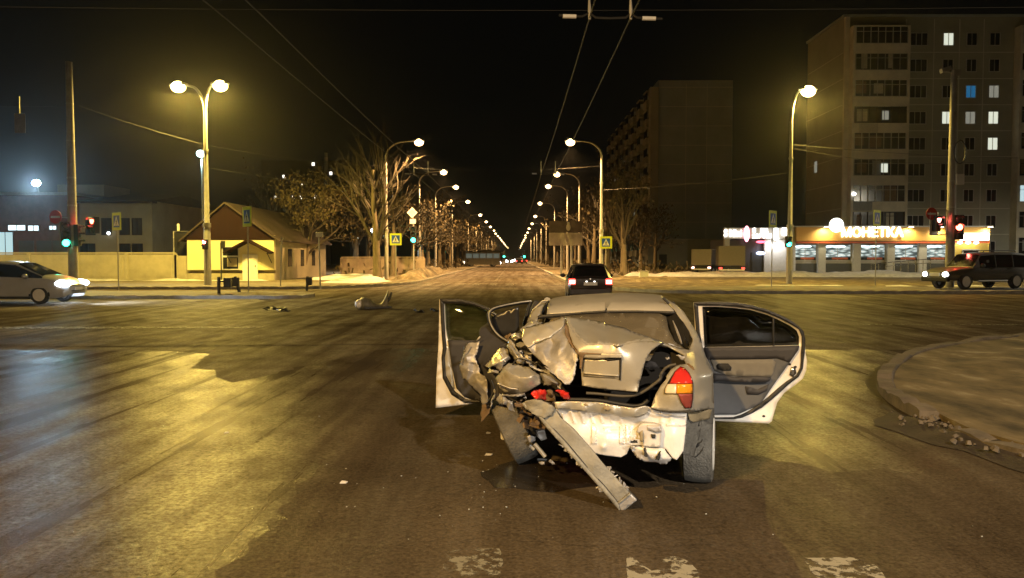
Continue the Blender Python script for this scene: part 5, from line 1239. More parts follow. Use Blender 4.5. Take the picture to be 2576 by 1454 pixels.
# ---------------- right rear quarter
qo = L_(cD, (912, 98), (1000, 140), (1130, 215), (1240, 330), (1330, 460), (1390, 570), (1470, 690), (1540, 850), (1600, 1050), (1690, 1240), (1715, 1290), (1720, 1450)) + \
     L_(cE, (2152, 300), (2155, 425), (2090, 432), (1990, 452), (1880, 462), (1640, 470), (1420, 440), (1368, 425), (1395, 330), (1425, 250), (1490, 140), (1560, 55)) + \
     L_(cD, (960, 1360), (1040, 1250), (1110, 1200), (1190, 1172), (1288, 1160), (1260, 1090), (1285, 1040), (1215, 995), (1100, 928), (990, 872), (905, 845), (925, 818), (1100, 882), (1330, 935), (1395, 790), (1392, 745), (1310, 605), (1240, 500), (1160, 400), (1120, 320), (1085, 285), (1000, 190))
qa = [cD(912, 98) + (1.6,), cD(1000, 140) + (1.52,), cD(1130, 215) + (1.38,), cD(1240, 330) + (1.28,), cD(1330, 460) + (1.18,), cD(1470, 690) + (1.02,), cD(1540, 850) + (.9,), cD(1600, 1050) + (.76,), cD(1690, 1240) + (.58,), cD(1715, 1290) + (.52,), cD(1720, 1450) + (.48,),
      cE(2150, 300) + (.48,), cE(2155, 425) + (.48,), cE(2080, 300) + (.30,), cE(1990, 250) + (.22,), cE(1900, 300) + (.16,), cE(1640, 470) + (.12,), cE(1640, 300) + (.10,), cE(1420, 440) + (.13,), cE(1425, 250) + (.16,),
      cD(1000, 1320) + (.2,), cD(1190, 1172) + (.28,), cD(1288, 1150) + (.34,), cD(1450, 1300) + (.24,), cD(1600, 1350) + (.34,), cD(1285, 1040) + (.46,), cD(1450, 1080) + (.52,), cD(1100, 928) + (.56,), cD(905, 845) + (.52,), cD(1330, 935) + (.66,), cD(1100, 882) + (.62,), cD(1392, 745) + (.88,), cD(1430, 850) + (.8,), cD(1240, 500) + (1.16,), cD(1120, 320) + (1.26,)]
lens_o = L_(cD, (1190, 1200), (1255, 1218), (1330, 1300), (1375, 1390), (1395, 1454)) + L_(cE, (1897, 120), (1895, 300), (1875, 425), (1790, 430), (1745, 360), (1700, 250), (1530, 245), (1535, 180), (1570, 110)) + L_(cD, (1030, 1390), (1095, 1285))
qp = surf('rear_quarter', qo, qa, beige, step=6, thick=.01)
# body side running forward from that corner (out of sight from here)
side = MB(); zz = [(.46, .40), (.47, .62), (.5, .84), (.74, .98)]
rowA = [cp(*cE(2155, 425), .48), cp(*cD(1720, 1400), .48), cp(*cD(1690, 1240), .58), cp(*cD(1600, 1050), .76), cp(*cD(1470, 690), 1.02), cp(*cD(1240, 330), 1.28)]
side.grid([rowA, [Vector((p.x + .005, 1.3 if i < 3 else p.y + .15, p.z)) for i, p in enumerate(rowA)], [Vector((min(.83, p.x + .005), 1.62 + .05 * i, p.z)) for i, p in enumerate(rowA)]])
obj('body_side', side, beige, wreck, smooth=50, solid=.01)
# taillight standing a little proud of the quarter
qf = tps(qa)
tl = surf('tail_light', lens_o, lambda u, v: qf(u, v) - .006, M['dark'], thick=.03)
lf_ = lambda u, v: qf(u, v) - .016
surf('red_lens', L_(cD, (1190, 1206), (1255, 1225), (1325, 1305), (1370, 1395), (1388, 1454)) + L_(cE, (1885, 118), (1600, 112)) + L_(cD, (1052, 1390), (1110, 1280)), lf_, redl, tl, step=5, thick=.012)
surf('clear_lens', L_(cE, (1572, 122), (1680, 124), (1680, 242), (1538, 240), (1542, 180)), lf_, whl, tl, step=5, thick=.012)
surf('amber_lens', L_(cE, (1684, 124), (1886, 124), (1886, 242), (1684, 242)), lf_, ambl, tl, step=5, thick=.012)
surf('dusty_lens', L_(cE, (1706, 250), (1886, 248), (1884, 330), (1868, 420), (1796, 424), (1750, 355)), lf_, dred, tl, step=5, thick=.012)
tubep('quarter_seam', cE, [(1368, 430), (1500, 462), (1640, 476), (1800, 472), (1900, 465)], .11, .006, rubber)
crum('quarter_dent', L3(cD, (1290, 1150, .33), (1340, 1165, .3), (1400, 1215, .26), (1415, 1260, .25), (1370, 1240, .26), (1300, 1190, .31)), [], rust, thick=.003)
# dark boot opening, its weatherstrip and the torn trim inside
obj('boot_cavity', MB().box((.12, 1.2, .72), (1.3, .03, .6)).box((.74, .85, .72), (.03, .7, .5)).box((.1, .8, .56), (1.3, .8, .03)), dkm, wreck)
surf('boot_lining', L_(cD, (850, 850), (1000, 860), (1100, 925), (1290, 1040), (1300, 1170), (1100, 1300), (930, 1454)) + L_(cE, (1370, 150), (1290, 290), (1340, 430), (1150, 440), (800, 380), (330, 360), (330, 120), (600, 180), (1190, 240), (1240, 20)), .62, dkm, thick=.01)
surf('lining_flap', L_(cD, (620, 1170), (690, 1110), (790, 1140), (850, 1230), (700, 1240), (600, 1220)), .5, trim2, thick=.01)
for pts in (((955, 1060), (1015, 1055), (1022, 1090), (990, 1102), (960, 1085)), ((1120, 1015), (1200, 1012), (1262, 1040), (1275, 1100), (1200, 1105), (1140, 1050))):
    crum('torn_bracket', [cD(*q) + (.44,) for q in pts], [], greym, thick=.004)
ws = [cE(555, 238), cE(700, 245), cE(850, 262), cE(1000, 275), cE(1130, 270), cE(1220, 245), cE(1310, 195), cE(1400, 130), cE(1480, 60), cD(880, 1330), cD(950, 1235), cD(1030, 1190), cD(1120, 1172)]
obj('boot_weatherstrip', MB().tube(smoothline([cp(u, v, .24 + .08 * (i > 8)) for i, (u, v) in enumerate(ws)], 4), .011, 8), pm('grey_seal', (.06, .055, .045), .6), wreck, smooth=60)
ws = [cE(330, 330), cE(560, 335), cE(760, 350), cE(960, 385), cE(1150, 412), cE(1260, 395), cE(1330, 340)]
obj('boot_sill_seal', MB().tube(smoothline([cp(u, v - 3, .17) for u, v in ws], 4), .014, 8), rubber, wreck, smooth=60)
# ---------------- boot lid, bent up in the middle
ridge = L3(cC, (955, 520, .60), (1050, 690, .46), (1150, 830, .34), (1250, 930, .24), (1340, 985, .205), (1600, 975, .19), (1900, 980, .18)) + L3(cD, (100, 868, .185), (300, 840, .22), (480, 800, .29), (700, 790, .4), (920, 818, .5))
top_far = L3(cC, (930, 472, .63), (1150, 492, .74), (1540, 553, .86), (1660, 572, .87)) + L3(cD, (0, 518, .88), (270, 572, .84), (430, 645, .78), (660, 720, .66), (920, 813, .52))
surf('boot_lid_top', [p[:2] for p in top_far] + [p[:2] for p in ridge[::-1]], top_far + ridge + L3(cC, (1250, 700, .56), (1500, 800, .46)) + L3(cD, (200, 700, .5)), beige, step=6, thick=.012, amp=.01, nsc=5)
lid_edge = L3(cD, (860, 850, .42), (790, 892, .36), (720, 950, .31), (680, 1010, .28), (640, 1080, .25), (610, 1170, .23), (582, 1290, .215), (545, 1440, .21)) + L3(cE, (1228, 60, .20), (1200, 222, .19), (1000, 206, .185), (700, 180, .185), (500, 140, .19))
lid_left = L3(c1, (978, 590, .195), (972, 520, .2), (972, 450, .2)) + L3(cC, (1190, 1290, .2), (1165, 1130, .2), (1060, 960, .27), (1000, 780, .40), (955, 560, .57))
lid_o = [p[:2] for p in ridge] + [p[:2] for p in lid_edge] + [p[:2] for p in lid_left]
fa = ridge + lid_edge + lid_left + L3(cD, (0, 1000, .165), (200, 1000, .165), (400, 950, .2), (350, 1250, .17), (0, 1300, .165)) + L3(c1, (1100, 400, .17), (1100, 560, .165), (1000, 400, .19))
surf('boot_lid_face', lid_o, fa, beige, step=5, thick=.012, amp=.006, nsc=6)
lfx = tps(fa)
ft = lambda d: (lambda u, v: lfx(u, v) - d)
plate = surf('plate_recess', L_(c1, (985, 440), (1222, 438), (1216, 566), (1180, 560), (985, 545)), ft(.006), beige, step=6, thick=.006)
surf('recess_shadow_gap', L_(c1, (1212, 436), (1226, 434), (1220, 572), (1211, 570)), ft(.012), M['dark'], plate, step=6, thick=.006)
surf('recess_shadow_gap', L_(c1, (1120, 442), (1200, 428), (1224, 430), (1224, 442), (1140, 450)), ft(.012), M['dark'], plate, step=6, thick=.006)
surf('recess_lip', L_(c1, (985, 520), (1210, 540), (1210, 550), (985, 532)), ft(.016), beige, plate, step=6, thick=.012)
bar = surf('lid_handle_strip', L_(c1, (960, 398), (1050, 405), (1150, 400), (1226, 402), (1228, 432), (1150, 430), (1060, 436), (970, 428)), ft(.03), beige, step=5, thick=.028)
surf('rust_edge', L_(c1, (955, 395), (1000, 398), (1100, 404), (1100, 410), (1000, 408), (985, 430), (975, 500), (962, 500), (966, 430)), ft(.034), rust, step=5, thick=.004)
# folded left half: painted outer skin and the grey inside with rust
skin = L3(cC, (930, 472, .62), (860, 490, .60), (600, 575, .56), (350, 640, .55), (130, 690, .56), (125, 800, .47), (100, 900, .42), (160, 1000, .37), (215, 1055, .35), (350, 965, .37), (640, 862, .39), (760, 750, .43), (895, 625, .48))
crum('folded_lid_skin', skin, L3(cC, (880, 545, .53), (600, 660, .46), (300, 760, .44), (170, 850, .42), (420, 850, .39)), beige, amp=.004, sharp=50, cuts=4)
inn = L3(cC, (905, 620, .50), (760, 755, .445), (640, 865, .405), (350, 968, .385), (222, 1050, .365), (330, 1195, .31), (480, 1330, .26), (610, 1430, .22)) + L3(cB, (1420, 350, .19), (1590, 500, .15), (1715, 625, .125), (1790, 630, .125), (1860, 560, .15), (1890, 430, .17), (1905, 280, .18)) + \
      L3(cC, (1190, 1300, .19), (1160, 1160, .205), (1040, 1040, .255), (960, 900, .33), (915, 720, .43))
crum('folded_lid_inner', inn, L3(cC, (860, 760, .44), (700, 900, .36), (820, 910, .33), (950, 1000, .30), (700, 1000, .37), (350, 1120, .36), (500, 1080, .30), (800, 1080, .27), (820, 1200, .24), (620, 1180, .31), (560, 1290, .25), (900, 1300, .215)) + L3(cB, (1600, 300, .20), (1700, 450, .17)), greym, amp=.008, sharp=32, cuts=4, nsc=12)
crum('torn_edge', L3(cC, (905, 560, .60), (965, 590, .58), (1010, 760, .45), (1060, 930, .32), (1170, 1090, .23), (1200, 1230, .185), (1150, 1150, .195), (1040, 1020, .25), (960, 890, .33), (915, 700, .44)), [], rust, thick=.004, amp=.005)
# ---------------- left rear pillar, crushed at the foot
crum('rear_pillar', L3(cC, (605, 165, 1.62), (560, 158, 1.6), (500, 165, 1.56), (440, 220, 1.5), (360, 300, 1.42), (290, 400, 1.34), (230, 500, 1.25), (205, 560, 1.2), (390, 560, 1.15), (400, 500, 1.2), (440, 410, 1.28), (500, 280, 1.4), (530, 200, 1.5)), [], beige, amp=.003, sharp=50)
crum('crushed_pillar_foot', L3(cC, (270, 535, 1.1), (330, 533, 1.05), (400, 555, 1.02), (490, 575, .98), (300, 630, .9), (190, 670, .86), (120, 700, .84), (90, 740, .82), (80, 700, .86), (150, 640, .96)), L3(cC, (300, 570, .96)), beige, amp=.005)
tubep('pillar_edge', cC, [(600, 168), (500, 175), (430, 240), (350, 310), (285, 405)], 1.42, .007, beige)
# ---------------- crumpled left quarter
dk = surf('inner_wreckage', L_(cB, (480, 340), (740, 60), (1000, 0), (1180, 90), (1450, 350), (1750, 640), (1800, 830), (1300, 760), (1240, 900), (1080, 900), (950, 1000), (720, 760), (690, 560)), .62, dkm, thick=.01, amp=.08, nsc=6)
crum('crumpled_quarter', L3(cB, (490, 340, .62), (560, 285, .6), (640, 180, .6), (740, 68, .62), (845, 75, .56), (870, 175, .5), (905, 240, .46), (850, 290, .42), (780, 350, .38), (745, 425, .4), (690, 385, .4), (630, 345, .4), (560, 375, .5)), L3(cB, (630, 330, .36), (750, 265, .35), (865, 195, .38), (700, 180, .52), (780, 130, .5)), crumpled, amp=.006, cuts=4)
crum('torn_strip', L3(cA, (1430, 890, .62), (1475, 930, .58), (1560, 1060, .5), (1650, 1180, .44), (1705, 1290, .42), (1680, 1375, .42), (1570, 1340, .46), (1490, 1230, .5), (1420, 1130, .55), (1370, 1030, .6)), L3(cA, (1540, 1130, .42)), beige, amp=.004)
crum('torn_flap', L3(cA, (1440, 880, .6), (1530, 775, .64), (1620, 765, .64), (1690, 790, .6), (1660, 890, .52), (1550, 895, .54)), L3(cA, (1560, 830, .5)), beige, amp=.005)
crum('torn_flap', L3(cA, (1320, 850, .75), (1380, 800, .72), (1455, 770, .7), (1455, 810, .68), (1400, 890, .68), (1410, 930, .68)), [], rust, amp=.005)
crum('torn_flap', L3(cA, (1640, 930, .5), (1680, 980, .46), (1720, 1000, .44), (1650, 1040, .46), (1560, 1030, .5), (1540, 980, .52)), [], greym, amp=.006)
bulge = L3(cB, (665, 540, .36), (705, 480, .34), (745, 440, .34), (800, 340, .36), (870, 308, .38), (980, 312, .4), (1090, 345, .4), (1165, 365, .36), (1270, 430, .3), (1345, 480, .26), (1352, 620, .2), (1245, 690, .2), (1160, 730, .22), (1080, 772, .24), (940, 768, .26), (800, 742, .28), (725, 680, .32))
low = L_(cB, (665, 540), (705, 480), (745, 440), (800, 342), (838, 400), (920, 466), (990, 492), (1055, 517), (1160, 522), (1250, 492), (1322, 478), (1345, 485), (1352, 620), (1245, 690), (1160, 730), (1080, 772), (940, 768), (800, 742), (725, 680))
la = L3(cB, (665, 540, .36), (745, 440, .33), (800, 342, .34), (838, 400, .25), (920, 466, .19), (1055, 517, .15), (1160, 522, .14), (1250, 492, .16), (1345, 485, .24), (1352, 620, .2), (1245, 690, .2), (1080, 772, .25), (940, 768, .26), (800, 742, .28), (725, 680, .32), (1000, 600, .16), (1160, 610, .155), (860, 560, .21), (900, 690, .215), (1080, 690, .19), (780, 600, .27))
surf('quarter_bulge', low, la, crumpled, step=4, thick=.004, amp=.022, nsc=7, sharp=70)
crum('bent_flap', L3(cB, (800, 340, .34), (870, 308, .38), (980, 312, .42), (1090, 345, .42), (1165, 365, .38), (1270, 430, .3), (1330, 478, .24), (1250, 494, .155), (1160, 526, .135), (1055, 520, .145), (990, 494, .17), (920, 468, .185), (838, 402, .245)), L3(cB, (950, 385, .32), (1110, 430, .26), (1150, 385, .33), (900, 350, .3), (1075, 480, .19)), beige, amp=.004, cuts=4, sharp=30, relax=1)
strip('fold_line', cB, [(700, 600, .25), (800, 655, .2), (900, 690, .185), (1000, 700, .17)], 6, 4, whitep, amp=.003)
crum('inner_metal', L3(cB, (1350, 430, .3), (1480, 385, .3), (1570, 480, .26), (1660, 600, .2), (1662, 690, .17), (1600, 645, .18), (1400, 640, .22)), L3(cB, (1400, 520, .18), (1500, 560, .16), (1590, 610, .15), (1470, 460, .26)), greym, amp=.012, cuts=4)
crum('bent_bracket', L3(cB, (1110, 170, .5), (1225, 165, .5), (1215, 300, .48), (1140, 310, .48), (1090, 270, .5)), [], greym, amp=.006)
crum('bent_bracket', L3(cB, (1250, 320, .4), (1300, 318, .4), (1295, 380, .38), (1245, 380, .38)), [], greym, amp=.004)
crum('silver_rag', L3(cB, (715, 790, .3), (760, 770, .26), (850, 830, .22), (920, 890, .2), (960, 1030, .18), (880, 990, .2), (800, 940, .23), (700, 890, .3)), L3(cB, (780, 850, .18), (860, 910, .14), (900, 960, .16)), pm('crumpled_foil', (.6, .6, .6), .3, .5, .2, 8), amp=.02, cuts=5, nsc=28)
for i, pts in enumerate((((1210, 750), (1300, 700), (1400, 705), (1470, 730), (1440, 800), (1430, 900), (1290, 850)), ((1590, 730), (1700, 708), (1790, 745), (1805, 860), (1720, 870), (1660, 800)), ((1440, 720), (1540, 715), (1560, 800), (1500, 830), (1470, 790)))):
    cxp = sum(q[0] for q in pts) / len(pts); cyp = sum(q[1] for q in pts) / len(pts)
    crum('broken_tail_lens', [cB(*q) + (.14 + .03 * (k % 2),) for k, q in enumerate(pts)], [cB(cxp, cyp) + (.09,)], redl if i < 2 else rust, amp=.009, nsc=24)
rnd = random.Random(9); sc_ = MB()
for k in range(26):
    q = cp(*cB(rnd.uniform(1000, 1560), rnd.uniform(780, 1250)), rnd.uniform(.2, .5)); e = Euler((rnd.uniform(0, 6), rnd.uniform(0, 6), rnd.uniform(0, 6))).to_matrix()
    sc_.box(q, (rnd.uniform(.02, .09), rnd.uniform(.01, .03), rnd.uniform(.02, .1)), e)
obj('broken_fittings', sc_, rust, wreck)
# small torn sheets, hanging cables and a spring of bent strips in the gap
rnd = random.Random(21)
strip('bent_strip', cB, [(880, 20, .5), (930, 100, .44), (1000, 190, .4), (1080, 290, .36)], 26, 30, beige, twist=.02)
strip('bent_strip', cB, [(990, 20, .58), (1060, 90, .54), (1150, 150, .5), (1230, 170, .46)], 14, 22, greym, twist=.02)
strip('bent_strip', cB, [(560, 420, .42), (640, 440, .36), (720, 430, .32)], 30, 16, greym, twist=.03)
strip('bent_strip', cB, [(1180, 330, .34), (1290, 400, .30), (1400, 420, .27), (1500, 470, .24)], 20, 12, whitep, twist=.02)
strip('bent_strip', cB, [(1000, 240, .34), (1120, 240, .33), (1200, 300, .32)], 34, 20, greym, twist=.04)
strip('bent_strip', cB, [(700, 120, .5), (770, 190, .42), (830, 280, .38)], 10, 14, whitep, twist=.01)
strip('bent_strip', cB, [(760, 790, .24), (880, 800, .2), (1010, 790, .2), (1120, 770, .18)], 14, 18, greym, twist=.03)
strip('bent_strip', cB, [(590, 960, .3), (610, 870, .28), (660, 780, .3), (650, 700, .34)], 12, 8, greym, twist=.02)
strip('bent_strip', cB, [(980, 900, .3), (1080, 960, .26), (1130, 1050, .24), (1220, 1100, .24)], 22, 14, rust, twist=.04)
for pts in (((930, 330), (1000, 240), (1150, 260), (1260, 380)), ((820, 760), (900, 850), (1000, 870), (1120, 800)), ((1040, 120), (1150, 250), (1330, 330), (1450, 480)), ((560, 880), (610, 800), (650, 700), (600, 560))):
    tubep('hanging_cable', cB, pts, .36, .006, M['blackp'])
for x, y in ((1060, 140), (1180, 230), (1300, 300), (1420, 420), (940, 560), (1120, 840), (760, 900)):
    crum('glint_scrap', [cB(x + dx, y + dy) + (.33 + .02 * i,) for i, (dx, dy) in enumerate(((-20, -8), (14, -16), (24, 6), (-4, 16)))], [], whitep, amp=.004, cuts=2)
# ---------------- bare rear panel
rp_o = L_(cE, (150, 345), (350, 340), (560, 346), (760, 362), (960, 398), (1150, 424), (1250, 408), (1300, 400), (1420, 442), (1640, 478), (1815, 482), (1803, 700), (1772, 960), (1690, 1072), (1640, 1052), (1540, 925), (1400, 915), (1290, 900), (1120, 895), (1100, 920), (1060, 1002), (990, 1040), (830, 1022), (650, 988), (480, 790), (330, 640), (190, 470))
ra = L3(cE, (150, 345, .15), (560, 346, .15), (960, 398, .15), (1250, 408, .15), (1640, 478, .16), (1815, 482, .2), (220, 430, .14), (560, 460, .14), (900, 500, .14), (1150, 530, .15), (300, 500, .19), (600, 520, .2), (900, 560, .21), (1150, 600, .21), (700, 600, .2), (450, 700, .19), (650, 750, .18), (800, 780, .165), (960, 800, .18), (1050, 700, .2), (800, 940, .19), (990, 1030, .22), (650, 985, .21),
             (1180, 750, .2), (1400, 560, .19), (1550, 560, .18), (1650, 750, .165), (1790, 700, .2), (1772, 960, .2), (1690, 1070, .2), (1540, 920, .19), (1400, 900, .2), (1120, 890, .2))
def ribs(u, v):
    x = (u * 1.5404 - 2100) * 3.2314; y = (v * 1.5404 - 1450) * 3.2314; d = 0
    if 250 < x < 1000 and 460 < y < 620: d -= .014 * max(0, math.cos((x - (y - 460) * .35) / 118 * 6.283)) ** 2
    for xx in (650, 1000, 1080):
        if 640 < y < 870 and abs(x - xx) < 26: d -= .016
    if 660 < y < 700 and 770 < x < 960: d -= .01
    d -= .02 * math.exp(-((x - 770) ** 2 + (y - 915) ** 2) / 1500)
    for xx in (1500, 1620):
        if 480 < y < 620: d -= .012 * math.exp(-((x - xx) / 25) ** 2)
    if 1560 < x < 1790 and 615 < y < 650: d -= .012
    return d
rp_ = surf('rear_panel', rp_o, ra, whitep, step=3.2, thick=.008, extra=ribs, sharp=50, amp=.006, nsc=4)
lipf = tps(ra)
surf('panel_lip', L_(cE, (150, 345), (350, 340), (560, 346), (760, 362), (960, 398), (1150, 424), (1250, 408), (1300, 402), (1340, 430), (1310, 500), (1180, 545), (1020, 540), (840, 505), (560, 468), (250, 436), (190, 440)), lambda u, v: lipf(u, v) - .022 + .006 * noise.noise(Vector((u * .07, v * .07, 0))), beige, step=4, thick=.012)
dm = pm('mud_splash', (.27, .22, .13), .9, var=.3)
for pts in (((505, 385), (545, 365), (590, 395), (560, 410)), ((770, 440), (800, 400), (860, 430), (820, 450))): crum('dirt_dent', [cE(*q) + (.108,) for q in pts], [], dm, thick=.003, amp=.002)
br = surf('impact_bracket', L_(cE, (1215, 640), (1260, 612), (1400, 622), (1500, 655), (1502, 700), (1480, 915), (1270, 905), (1262, 760), (1180, 725)), .13, pm('grey_bracket', (.5, .47, .42), .6, .2, .15, 8), thick=.05, amp=.01)
surf('bracket_top', L_(cE, (1320, 640), (1490, 648), (1500, 720), (1430, 735), (1325, 700)), .118, greym, br, thick=.006)
surf('bracket_hole', L_(cE, (1366, 752), (1425, 756), (1420, 806), (1372, 798)), .117, M['dark'], br, thick=.004)
surf('bracket_side', L_(cE, (1225, 735), (1265, 700), (1268, 850), (1230, 850)), .115, dm, br, thick=.004)
crum('tow_bracket', L3(cE, (1105, 905, .17), (1150, 910, .17), (1290, 900, .16), (1420, 915, .16), (1540, 928, .17), (1622, 1055, .18), (1600, 1095, .19), (1550, 1125, .2), (1450, 1112, .2), (1290, 1090, .2), (1190, 1045, .19), (1140, 975, .18)), L3(cE, (1280, 960, .12), (1420, 960, .12), (1380, 1050, .13), (1500, 1040, .12)), whitep, amp=.008, cuts=4)
for pts in (((1270, 930), (1300, 925), (1312, 985), (1318, 1035), (1285, 1020)), ((1470, 970), (1495, 965), (1470, 1075), (1418, 1072), (1445, 1020)), ((1105, 830), (1200, 828), (1200, 860), (1110, 868))): crum('bracket_slot', [cE(*q) + (.105,) for q in pts], [], M['dark'], thick=.003, amp=.002)
crum('bent_end', L3(cE, (1100, 905, .15), (1150, 905, .14), (1158, 940, .14), (1120, 950, .15)), [], greym, amp=.005)
# grey lower corner and right rear wheel
surf('corner_liner', L_(cE, (1815, 485), (1880, 466), (1990, 455), (2090, 434), (2155, 428), (2140, 620), (2100, 620), (2010, 580), (1990, 700), (1960, 860), (1930, 930), (1900, 1040), (1770, 1000), (1772, 960), (1803, 700)), L3(cE, (1815, 485, .24), (2155, 428, .46), (1803, 700, .28), (2000, 600, .42), (1770, 1000, .30), (1930, 930, .44)), dusty, thick=.01, amp=.015)
surf('mud_patch', L_(cE, (1830, 480), (1990, 460), (2090, 440), (2130, 445), (2100, 560), (2010, 580), (1900, 600), (1850, 570)), L3(cE, (1830, 480, .235), (2130, 445, .43), (1850, 570, .25), (2010, 580, .39)), dm, thick=.004, amp=.01)
for pts in (((2005, 805), (2015, 825), (1945, 920), (1930, 905)), ((2022, 900), (2030, 915), (1985, 1000), (1915, 1055), (1905, 1045), (1970, 990))): crum('liner_slot', [cE(*q) + (.43,) for q in pts], [], M['dark'], thick=.003, amp=.001)
def splayed(cx, cy, r, wd, toe, camber, side, name='rear_wheel'):
    Mx = Matrix.Translation((cx, cy, r)) @ Matrix.Rotation(toe, 4, 'Z') @ Matrix.Rotation(camber, 4, 'Y') @ Matrix.Rotation(R(90) * side, 4, 'Y'); h = wd / 2
    prof = [(r * .62, -h), (r * .88, -h * 1.04), (r * .97, -h * .92)]
    for k in range(-3, 4):
        z = h * .8 * k / 3
        prof += [(r * (1.0 - .02 * abs(k / 3) ** 3), z)]
    prof += [(r * .97, h * .92), (r * .88, h * 1.04), (r * .68, h), (r * .64, h * .7)]
    o = obj(name, MB().lathe(prof, Mx, 40, False), dusty, wreck, smooth=30)
    obj('wheel_cover', MB().lathe([(r * .7, h * .95), (r * .66, h * 1.08), (r * .4, h * .95), (r * .15, h * 1.05), (.001, h * 1.06)], Mx, 24), M['white'], o, smooth=40); return o
wc = cp(*cE(1965, 1000), .95); splayed(wc.x, .95, .297, .215, R(-7), 0, 1)
wl_ = cp((1800 + 560 / 2.9086) / 1.5404, (1500 + 560 / 2.9086) / 1.5404, 1.28); splayed(wl_.x, 1.28, .29, .20, R(12), R(-25), -1)
obj('axle', MB().tube([(wl_.x + .1, 1.2, .3), (0, 1.1, .33), (wc.x - .1, 1.0, .3)], .04, 8).box((-.1, 1.6, .3), (.9, .5, .16)), dkm, wreck)
# suspension bits hanging by the left wheel
for pts, m_, y in ((((700, 560), (740, 540), (800, 570), (790, 620), (730, 630)), greym, .9), (((810, 480), (900, 470), (920, 590), (860, 600), (820, 560)), greym, .7), (((840, 835), (905, 840), (900, 870), (845, 865)), whitep, .9), (((940, 825), (975, 815), (1015, 870), (985, 878)), greym, .8), (((780, 350), (850, 340), (920, 430), (870, 480), (790, 440)), beamm, .5)):
    crum('torn_bracket', [cF(*q) + (y,) for q in pts], [], greym if m_ is whitep else m_, amp=.008)
obj('damper_rod', MB().tube([cp(*cF(790, 640), .85), cp(*cF(910, 785), .85)], .017, 8).tube([cp(*cF(735, 655), .9), cp(*cF(785, 705), .9)], .014, 8), M['galv'], wreck)
crum('hanging_trim', L3(cF, (190, 200, 1.2), (250, 190, 1.15), (300, 230, 1.1), (275, 290, 1.1), (205, 385, 1.15), (185, 395, 1.2), (180, 320, 1.2)), [], rust, amp=.008)
# ---------------- bumper beam dropped to the road
def beam_pt(x, y, d): return cp(*cF(x, y), d)
bo = [(650, 180), (700, 150), (790, 140), (930, 180), (1020, 250), (1080, 340), (1250, 500), (1450, 720), (1600, 905), (1850, 1190), (1940, 1280), (1760, 1415), (1700, 1310), (1570, 1170), (1330, 910), (1090, 640), (940, 470), (830, 330), (760, 250), (690, 240)]
dB = L3(cF, (650, 180, .12), (930, 180, .12), (1020, 250, .11), (700, 240, .115), (1450, 720, .08), (1200, 760, .08), (1940, 1280, .10), (1760, 1415, .14), (1600, 905, .08), (1570, 1170, .1))
bm_ = surf('bumper_beam', L_(cF, *bo), dB, beamm, step=4, thick=.045, amp=.026, nsc=6)
bf = tps(dB)
surf('beam_flange', L_(cF, (830, 330), (880, 345), (1000, 480), (1150, 640), (1350, 880), (1580, 1130), (1740, 1330), (1755, 1400), (1690, 1330), (1560, 1170), (1330, 915), (1090, 640), (940, 475)), lambda u, v: bf(u, v) - .035, beamm, bm_, step=5, thick=.03, amp=.01)
surf('beam_groove', L_(cF, (880, 345), (905, 360), (1020, 480), (1170, 640), (1370, 880), (1600, 1130), (1750, 1320), (1740, 1335), (1580, 1130), (1350, 880), (1150, 640), (1000, 480)), lambda u, v: bf(u, v) - .012, M['dark'], bm_, step=6, thick=.006)
surf('beam_end_plate', L_(cF, (1730, 1320), (1870, 1205), (1940, 1278), (1765, 1412)), lambda u, v: bf(u, v) - .02, greym, bm_, step=5, thick=.02)
surf('beam_end_lip', L_(cF, (1722, 1310), (1862, 1200), (1874, 1214), (1735, 1328)), lambda u, v: bf(u, v) - .028, beamm, bm_, step=5, thick=.02)
crum('beam_root', L3(cF, (640, 190, .14), (690, 160, .1), (800, 130, .08), (930, 175, .09), (1020, 250, .1), (1000, 320, .08), (900, 340, .07), (820, 320, .08), (740, 270, .1), (680, 240, .12)), L3(cF, (780, 210, .085), (900, 250, .075)), beamm, bm_, amp=.012, cuts=4)
rnd = random.Random(3); fo = []
for (x0, y0, x1, y1) in ((1610, 900, 1850, 1160), (1090, 645, 1330, 915), (1500, 1130, 1600, 1210)):
    q = MB()
    for k in range(14):
        f_ = rnd.random(); p_ = cp(*cF(x0 + (x1 - x0) * f_ + rnd.uniform(-8, 14), y0 + (y1 - y0) * f_ + rnd.uniform(-14, 14)), .1); s = rnd.uniform(.004, .013)
        q.box(p_, (s * 2.6, s * .6, s * 1.1), Euler((rnd.uniform(0, 6), rnd.uniform(0, 6), rnd.uniform(0, 6))).to_matrix())
    tag(obj('torn_foam', q, greym, bm_), kind='stuff')

# ---------------- right rear door, standing open square to the body
DY = 1.97
do = L_(cG, (112, 66), (300, 60), (560, 65), (740, 88), (900, 132), (1060, 192), (1200, 262), (1300, 332), (1348, 390), (1368, 470), (1366, 560), (1372, 640), (1388, 720), (1378, 830), (1342, 920), (1262, 988), (1132, 1082), (1052, 1192), (1022, 1290), (992, 1402), (960, 1428), (350, 1398), (200, 1390), (150, 900), (135, 500))
wh = L_(cG, (208, 112), (370, 112), (560, 124), (740, 145), (920, 196), (1080, 262), (1210, 332), (1278, 385), (1306, 455), (1302, 548), (900, 560), (232, 572))
dr = surf('rear_door', do, DY, whitep, holes=[wh], step=9, thick=.07)
surf('window_glass', L_(cG, (190, 100), (560, 110), (920, 186), (1290, 380), (1312, 560), (225, 580)), DY + .03, dark_g, dr, step=30, thick=.004)
def band(name, c, inner, outer, y, mat, par, th=.012): return surf(name, L_(c, *inner) + L_(c, *outer[::-1]), y, mat, par, step=6, thick=th)
